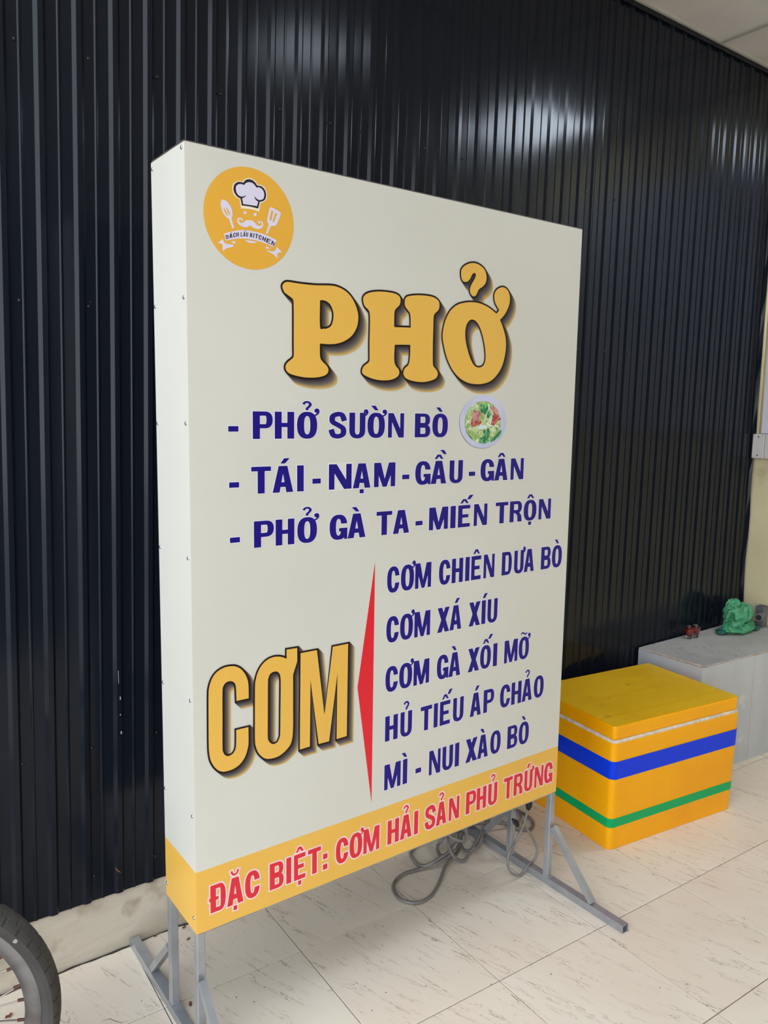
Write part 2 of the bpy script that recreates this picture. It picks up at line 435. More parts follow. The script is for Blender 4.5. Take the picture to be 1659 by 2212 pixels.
for x in xs:
    if CEX0 < x < XR: MB().box((x-.012, CEY0, ZC), (x+.012, YW-.02, ZC+.006)).o('ceiling_tee', M_tee, ceil)
for y in ys[1:]:
    if y > CEY0: MB().box((CEX0, y-.012, ZC-.0004), (XR, y+.012, ZC+.0056)).o('ceiling_tee', M_tee, ceil)
MB().box((CEX0, YW-.022, ZC-.001), (XR, YW-.0008, ZC+.006)).o('wall_angle', M_tee, ceil)
MB().box((XR-.022, CEY0, ZC-.0012), (XR-.0005, YW-.022, ZC+.005)).o('wall_angle', M_tee, ceil)

# right wall with the white board and the socket plates
V = []; F = []; ny, nz = 30, 30
for i in range(ny+1):
    for k in range(nz+1):
        y = YW-.001-(YW-RWY0)*i/ny; z = -.01+(ZC+.02)*k/nz
        V.append((XR+noise.noise(Vector((y*2.2, z*1.7, 5)))*.004, y, z))
for i in range(ny):
    for k in range(nz): a = i*(nz+1)+k; F.append((a, a+1, a+nz+2, a+nz+1))
k = len(V); V += [(XR+.2, YW, -.01), (XR+.2, RWY0, -.01), (XR+.2, RWY0, ZC), (XR+.2, YW, ZC), (XR, RWY0, -.01), (XR, RWY0, ZC)]
F += [(k, k+3, k+2, k+1), (k+4, k+1, k+2, k+5)]
rw = struct(obj('wall_right', V, F, M_plaster))

# unseen wall added behind the camera, to cut front light and darken reflections
if FWX0 is not None:
    struct(obj('wall_light_blocker', *(lambda m: (m.V, m.F))(MB().box((FWX0, FWY-.2, -.01), (FWX1, FWY, FWZ))), M_fw))
o = MB().bbox((XR-.022, .85, 1.462), (XR-.004, 2.074, 2.80), .002).o('white_board', M_whitep, loc=(XR-.012, 1.46, 1.462))
tag(o, 'flat white board on the cream right wall above the socket plates', 'board')
def plate(y1, lab):
    t_ = thing('socket_plate', lab, 'socket', (XR-.004, y1-.031, 1.338), 'white socket plates on the right wall')
    y0 = y1-.061
    MB().bbox((XR-.034, y0, 1.338), (XR-.004, y1, 1.459), .003).o('cover', M_plate, t_)
    yc = (y0+y1)/2
    for z in (1.445, 1.353):
        MB().lathe([(.0038, 0), (.0038, -.0012), (0.0001, -.0012)], (XR-.0335, yc, z), 'x', 10).o('screw_recess', M_hole, t_)
    for z in (1.423, 1.398, 1.374):
        MB().lathe([(.0095, 0), (.0095, -.0014), (.0082, -.0014), (.0082, 0)], (XR-.0338, yc, z), 'x', 16).o('round_knockout', M_plate, t_, smooth=False)
    for yy in (y0+.008, y1-.008):
        for z in (1.451, 1.345): MB().lathe([(.0016, 0), (.0016, -.0006), (.0001, -.0006)], (XR-.0338, yy, z), 'x', 6).o('corner_dimple', M_hole, t_)
plate(2.108, 'white socket plate on the right wall nearest the black metal wall')
plate(2.045, 'second white socket plate, farther from the black metal wall and cut by the frame')
# cream conduit above the plates
o = MB().tube([(XR-.012, 2.094, 1.46), (XR-.012, 2.097, 2.1), (XR-.012, 2.098, ZC-.005)], .008, 10).o('conduit', M_plaster, loc=(XR-.012, 2.094, 1.46), smooth=True)
tag(o, 'thin cream conduit running up the right wall beside the black sheets', 'conduit')

# ------------------------------------------------------------------ sign
SX, SY, SW, SH, SD, Z0 = .6651, 1.6173, 1.2379, 1.7657, .1930, .3249
ZT = Z0+SH; ZB = Z0+.0878*SH; EPS = .002
sign = thing('sign_board', 'tall cream box sign with a noodle and rice menu on a steel stand', 'sign', (SX+SW/2, SY+SD/2, 0))
front = obj('front_panel', [(SX, SY, ZB), (SX+SW, SY, ZB), (SX+SW, SY, ZT), (SX, SY, ZT), (SX, SY+EPS, ZB), (SX+SW, SY+EPS, ZB), (SX+SW, SY+EPS, ZT), (SX, SY+EPS, ZT)],
            [(0, 1, 2, 3), (7, 6, 5, 4), (3, 2, 6, 7), (0, 3, 7, 4), (1, 5, 6, 2)], M_cream, sign)
MB().box((SX, SY, Z0), (SX+SW, SY+EPS, ZB)).o('yellow_band', M_ochre, front)
def side(x0, x1, nm):
    s_ = MB().box((x0, SY+EPS, ZB), (x1, SY+SD, ZT)).o(nm, M_cream, sign)
    MB().box((x0, SY+EPS, Z0), (x1, SY+SD, ZB)).o('yellow_band', M_ochre, s_)
    return s_
sl = side(SX, SX+EPS, 'side_panel'); side(SX+SW-EPS, SX+SW, 'side_panel')
MB().box((SX+EPS, SY+SD-EPS, Z0), (SX+SW-EPS, SY+SD, ZT)).o('back_panel', M_cream, sign)
m = MB().box((SX+.001, SY+.006, ZT-.012), (SX+SW+.005, SY+.03, ZT+.0045)).box((SX+.001, SY+SD-.03, ZT-.012), (SX+SW+.005, SY+SD-.002, ZT+.0044)).box((SX+.001, SY+.03, ZT-.006), (SX+SW+.005, SY+SD-.03, ZT+.0042))
m.box((SX+SW+.0001, SY+.005, Z0+.01), (SX+SW+.005, SY+.03, ZT-.012))
m.o('edge_frame', M_frame, sign)
m = MB().box((SX+.004, SY+.004, Z0-.006), (SX+SW-.002, SY+.024, Z0-.0002)).box((SX+.004, SY+SD-.024, Z0-.006), (SX+SW-.002, SY+SD-.004, Z0-.0002)).box((SX+.01, SY+.024, Z0-.002), (SX+SW-.01, SY+SD-.024, Z0-.0004))
m.o('bottom_frame', M_galv, sign)
# stand
PW = .021; BW = .025
def post(x, y):
    MB().bbox((x, y, BW-.001), (x+PW, y+PW, Z0-.0005), .0018).o('leg', M_galv, sign)
for x in (SX+.001, SX+SW-PW-.001):
    post(x, SY+.001); post(x, SY+SD-PW-.001)
for xb, y0b, y1b in ((SX-.001, 1.322, 2.108), (SX+SW-BW+.008, 1.322, 2.098)):
    m = MB(); w2 = .002
    # open ended square tube
    for s_ in (0,):
        x0, x1, z0_, z1_ = xb, xb+BW, .0004, BW
        O = [(x0, z0_), (x1, z0_), (x1, z1_), (x0, z1_)]; I = [(x0+w2, z0_+w2), (x1-w2, z0_+w2), (x1-w2, z1_-w2), (x0+w2, z1_-w2)]
        V = [(x, y, z) for y in (y0b, y1b) for x, z in O+I]
        F = []
        for k in range(4):
            k2 = (k+1) % 4
            F += [(k, k2, 8+k2, 8+k), (4+k2, 4+k, 12+k, 12+k2), (k2, k, 4+k, 4+k2), (8+k, 8+k2, 12+k2, 12+k)]
        m.add(V, F)
    m.o('foot_bar', M_galv, sign)
    xc_ = xb+BW/2
    bw = .018
    MB().beam((xc_-.002, 1.445, BW+.004), (xc_-.002, SY-.004, .205), bw, bw, (1, 0, 0)).o('brace', M_galv, sign)
    MB().beam((xc_-.002, 1.945, BW+.004), (xc_-.002, SY+SD+.004, .175), bw, bw, (1, 0, 0)).o('brace', M_galv, sign)
    # weld beads
    m = MB()
    for (yy, zz) in ((SY, BW), (SY+PW, BW), (SY+SD-PW, BW), (SY+SD, BW)):
        m.tube([(xb+.001, yy, zz+.001), (xb+BW*.5, yy, zz+.0026), (xb+BW-.002, yy, zz+.001)], .0022, 6)
    m.o('weld_bead', M_galv, sign)
place_many('rivet', [(SX, SY+.014, z) for z in (2.081, 1.779, 1.514, 1.218, .891, .613, .36)] + [(SX, SY+SD-.010, z) for z in (2.075, 1.775, 1.51, 1.218, .884, .612, .36)],
           .0045, .003, (-1, 0, 0), M_rivet, sl)

# ---- print on the front panel.  (u, v) metres from the panel's lower left corner, d = layer height
def P3(u, v, d): return (SX+u, SY-d, Z0+v)
def ccw(p):
    a = sum(p[i-1][0]*p[i][1]-p[i][0]*p[i-1][1] for i in range(len(p)))
    return p if a > 0 else p[::-1]
def grow(p, b_, lim=2.0):
    """offset a polygon outward by b_ (mitred)"""
    p = ccw([tuple(q[:2]) for q in p]); n_ = len(p); out = []
    for i in range(n_):
        a, q, c = Vector(p[i-1]), Vector(p[i]), Vector(p[(i+1) % n_])
        d1, d2 = q-a, c-q
        if d1.length < 1e-9: d1 = d2
        if d2.length < 1e-9: d2 = d1
        if d1.length < 1e-9: out.append(tuple(q)); continue
        n1 = Vector((d1.y, -d1.x)).normalized(); n2 = Vector((d2.y, -d2.x)).normalized()
        s_ = n1+n2
        if s_.length < 1e-6: out.append(tuple(q+n1*b_)); continue
        s_.normalize(); k_ = 1/max(s_.dot(n1), 1/lim)
        out.append(tuple(q+s_*b_*k_))
    return out
K = 100.0
def tess(polys, holes=()):
    """union of polygons minus holes -> vertices, triangles"""
    V = []; E = []; F = []
    for p in list(polys)+list(holes):
        p = ccw([tuple(q[:2]) for q in p]); k_ = len(V)
        V += [Vector((q[0]*K, q[1]*K)) for q in p]; F.append(list(range(k_, k_+len(p))))
    r = delaunay_2d_cdt(V, E, F, 1, 1e-5)
    nh = len(polys); tri = []
    for f, orig in zip(r[2], r[5]):
        if not orig or any(q >= nh for q in orig): continue
        tri.append(tuple(f))
    return [(q[0]/K, q[1]/K) for q in r[0]], tri
class Sheet:
    """collects flat printed shapes"""
    def __init__(s): s.m = MB()
    def put(s, polys, d, mi=0, holes=()):
        V, T = tess(polys, holes); s.m.add([P3(u, v, d) for u, v in V], T, mi); return s
    def o(s, name, mats, parent=None): 
        return s.m.o(name, mats, parent or front)

# stroke letters: every glyph is a list of convex pieces in a w x h box
def rect(x0, y0, x1, y1): return [(x0, y0), (x1, y0), (x1, y1), (x0, y1)]
def arc(cx_, cy_, rx, ry, sx_, sy_, t0, t1, n_=10, e=2.35, t0i=None, t1i=None):
    if t0i is None: t0i = t0
    if t1i is None: t1i = t1
    def pt(t_, a, b_):
        c, s_ = cos(t_), sin(t_)
        return (cx_+a*math.copysign(abs(c)**(2/e), c), cy_+b_*math.copysign(abs(s_)**(2/e), s_))
    out = []
    for i in range(n_):
        a, c = t0+(t1-t0)*i/n_, t0+(t1-t0)*(i+1)/n_
        ai, ci = t0i+(t1i-t0i)*i/n_, t0i+(t1i-t0i)*(i+1)/n_
        out.append([pt(a, rx, ry), pt(c, rx, ry), pt(ci, rx-sx_, ry-sy_), pt(ai, rx-sx_, ry-sy_)])
    return out
def stroke(P, wx, wy, k_=5):
    P = [Vector((p[0], p[1], 0)) for p in P]; C = catmull(P, False, k_); out = []; L = []
    for i, p in enumerate(C):
        d = (C[min(i+1, len(C)-1)]-C[max(i-1, 0)]).normalized()
        L.append(((p.x-d.y*wx/2, p.y+d.x*wy/2), (p.x+d.y*wx/2, p.y-d.x*wy/2)))
    for a, b_ in zip(L, L[1:]): out.append([a[0], b_[0], b_[1], a[1]])
    return out
def bowl(x0, x1, y0, y1, sv, sh):
    xm = x0+(x1-x0)*.42; ry = (y1-y0)/2
    return [rect(x0, y0, xm, y0+sh), rect(x0, y1-sh, xm, y1)] + arc(xm, (y0+y1)/2, x1-xm, ry, sv, sh, -pi/2, pi/2, 10, 2.3)
def letter(ch, w_, h, sv, sh):
    ns_ = sv*.84
    O = lambda: arc(w_/2, h/2, w_/2, h/2*1.02, sv*.98, sh*.95, 0, 2*pi, 28, 2.45)
    if ch == '-': return [rect(0, .27*h, w_, .465*h)]
    if ch == ':': return [rect(0, 0, w_, .21*h), rect(0, .42*h, w_, .63*h)]
    if ch == 'I': return [rect(0, 0, w_, h)]
    if ch == 'H': return [rect(0, 0, sv, h), rect(w_-sv, 0, w_, h), rect(sv, .5*h-sh*.42, w_-sv, .5*h+sh*.52)]
    if ch == 'T': return [rect(0, h-sh*.98, w_, h), rect(w_/2-sv/2, 0, w_/2+sv/2, h-sh*.98)]
    if ch == 'E': return [rect(0, 0, sv, h), rect(sv, 0, w_, sh*.98), rect(sv, h-sh*.98, w_, h), rect(sv, .5*h-sh*.42, w_*.86, .5*h+sh*.48)]
    if ch == 'L': return [rect(0, 0, sv, h), rect(sv, 0, w_, sh)]
    if ch == 'N': return [rect(0, 0, ns_*.82, h), rect(w_-ns_*.82, 0, w_, h), [(0, h), (ns_*1.12, h), (w_, 0), (w_-ns_*1.12, 0)]]
    if ch == 'M':
        s_ = sv*.72; return [rect(0, 0, s_, h), rect(w_-s_, 0, w_, h), [(0, h), (s_*1.45, h), (w_/2+s_*.36, .05*h), (w_/2+s_*.42, 0), (w_/2-s_*.42, 0)], [(w_-s_*1.45, h), (w_, h), (w_/2+s_*.42, 0), (w_/2-s_*.42, 0), (w_/2-s_*.36, .05*h)]]
    if ch == 'A':
        a = min(.36, sv*.95/w_)
        return [[(0, 0), (a*w_, 0), (.535*w_, h*.86), (.5*w_, h), (.29*w_, h)], [((1-a)*w_, 0), (w_, 0), (.71*w_, h), (.5*w_, h), (.465*w_, h*.86)], [(.2*w_, .205*h), (.8*w_, .205*h), (.72*w_, .385*h), (.28*w_, .385*h)], [(.3*w_, h), (.7*w_, h), (.6*w_, h*.8), (.4*w_, h*.8)]]
    if ch == 'X':
        a = sv*1.05; return [[(0, 0), (a, 0), (w_, h), (w_-a, h)], [(w_-a, 0), (w_, 0), (a, h), (0, h)]]
    if ch == 'K':
        return [rect(0, 0, sv, h), [(sv, .3*h), (sv, .55*h), (w_-sv*1.1, h), (w_, h)], [(.42*w_, .52*h), (.62*w_, .72*h), (w_, 0), (w_-sv*1.15, 0)]]
    if ch == 'U':
        r_ = .30*h
        return [rect(0, r_, sv, h), rect(w_-sv, r_, w_, h)] + arc(w_/2, r_, w_/2, r_+.02*h, sv, sh*.9, pi, 2*pi, 14, 2.3)
    if ch == 'O': return O()
    if ch in 'CG':
        ry = h/2*1.02; e = 2.45
        def cut(y):  # parameter where the strip reaches height y above centre
            return math.asin(min(1, (y/ry))**(e/2)), math.asin(min(1, (y/(ry-sh)))**(e/2))
        a, ai = cut(.135*h)
        if ch == 'C':
            return arc(w_/2, h/2, w_/2, ry, sv, sh, a, 2*pi-a, 26, e, ai, 2*pi-ai)
        return arc(w_/2, h/2, w_/2, ry, sv, sh, a, 2*pi*.97, 26, e, ai, 2*pi*.97) + [rect(w_-sv*.95, .10*h, w_, .46*h), rect(w_-sv*.5, 0, w_, .2*h), rect(w_*.53, .46*h-sh*.8, w_-sv*.9, .46*h)]
    if ch == 'S':
        a = sv/2*.95; b_ = sh/2
        return stroke([(w_-a*.72, .67*h), (w_-a*1.1, .80*h), (w_*.72, h*1.01-b_*1.2), (w_*.5, h*1.02-b_), (w_*.24, h-b_*1.5), (a*1.05, .755*h), (a*1.35, .62*h), (w_*.5, .515*h), (w_-a*1.3, .39*h), (w_-a, .25*h), (w_*.76, b_*1.5), (w_*.5, b_-.015*h), (w_*.26, b_*1.3), (a*1.1, .2*h), (a*.7, .34*h)], sv*.92, sh*1.05, 4)
    if ch == 'P': return [rect(0, 0, sv, h)] + bowl(sv*.98, w_, .385*h, h, sv*.9, sh*.9)
    if ch == 'R': return [rect(0, 0, sv*.95, h)] + bowl(sv*.93, w_*.985, .42*h, h, sv*.9, sh*.88) + [[(w_*.38, .46*h), (w_*.72, .5*h), (w_*.95, .3*h), (w_, 0), (w_-sv*1.0, 0), (w_-sv*1.08, .3*h)]]
    if ch == 'B': return [rect(0, 0, sv, h)] + bowl(sv*.98, w_*.97, .47*h, h, sv*.88, sh*.82) + bowl(sv*.98, w_, 0, .55*h, sv*.92, sh*.86)
    if ch == 'D': return [rect(0, 0, sv, h)] + bowl(sv*.98, w_, 0, h, sv*.95, sh*.9)
    if ch == 'Đ': return letter('D', w_, h, sv, sh) + [rect(-.09*w_, .43*h, .52*w_, .55*h)]
    return []
DEC = {'Á': 'Aa', 'À': 'Ag', 'Ả': 'Ah', 'Ạ': 'Ad', 'Â': 'Ac', 'Ấ': 'Aca', 'Ầ': 'Acg', 'Ặ': 'Abd', 'Ẩ': 'Ach', 'Ê': 'Ec', 'Ế': 'Eca', 'Ệ': 'Ecd', 'Í': 'Ia', 'Ì': 'Ig', 'Ò': 'Og', 'Ố': 'Oca', 'Ộ': 'Ocd',
       'Ơ': 'O+', 'Ở': 'O+h', 'Ờ': 'O+g', 'Ỡ': 'O+t', 'Ủ': 'Uh', 'Ư': 'U+', 'Ứ': 'U+a'}
def marks(code, w_, h, uw):
    out = []; c = w_/2; horn = '+' in code; circ = 'c' in code
    X = lambda pts: [(c+x*uw, y*h) for x, y in pts]
    for k_ in code:
        if k_ == 'a':
            q = [(-.13, 1.09), (.10, 1.09), (.33, 1.29), (.05, 1.29)]
            if circ: q = [(x+.30, y+.16) for x, y in q]
            if horn: q = [(x-.12, y+.02) for x, y in q]
            out.append(X(q))
        if k_ == 'g':
            q = [(-.30, 1.27), (-.03, 1.27), (.15, 1.08), (-.05, 1.08)]
            if circ: q = [(x+.36, y+.20) for x, y in q]
            if horn: q = [(x-.02, y+.02) for x, y in q]
            out.append(X(q))
        if k_ == 'c':
            out.append(X([(-.30, 1.08), (-.13, 1.08), (0, 1.19), (0, 1.275), (-.11, 1.275)])); out.append(X([(.30, 1.08), (.13, 1.08), (0, 1.19), (0, 1.275), (.11, 1.275)]))
        if k_ == 'h':
            o_ = .24 if circ else 0
            out += stroke(X([(-.20+o_, 1.29), (-.10+o_, 1.365), (.06+o_, 1.37), (.16+o_, 1.29), (.09+o_, 1.20), (.0+o_, 1.14), (-.01+o_, 1.07)]), .15*uw, .075*h, 4)
        if k_ == 't':
            out += stroke(X([(-.33, 1.12), (-.24, 1.185), (-.12, 1.19), (.02, 1.13), (.14, 1.12), (.25, 1.19)]), .1*uw, .07*h, 4)
        if k_ == 'b':
            out += stroke(X([(-.24, 1.27), (-.17, 1.16), (-.02, 1.11), (.14, 1.16), (.22, 1.27)]), .13*uw, .075*h, 4)
        if k_ == 'd':
            out.append(X([(-.12, -.215), (.12, -.215), (.12, -.05), (-.12, -.05)]))
        if k_ == '+':
            bx, by = (w_+.03*uw if code[0] == 'U' else w_-.02*uw), 1.055*h
            rx, ry = .135*uw, .088*h
            out.append([(bx+rx*cos(2*pi*i/12), by+ry*sin(2*pi*i/12)) for i in range(12)])
            out += stroke([(bx+rx*.62, by), (bx+rx*.5, by-.09*h), (bx-rx*.4, by-.165*h), (bx-rx*1.6, by-.20*h)], .11*uw, .06*h, 3)
    return out
def glyph(ch, u0, v0, w_, h, sv, sh, uw):
    code = DEC.get(ch, ch)
    P = letter(code[0], w_, h, sv, sh)
    if len(code) > 1: P = P + marks(code, w_, h, uw)
    return [[(u0+x, v0+y) for x, y in p] for p in P]
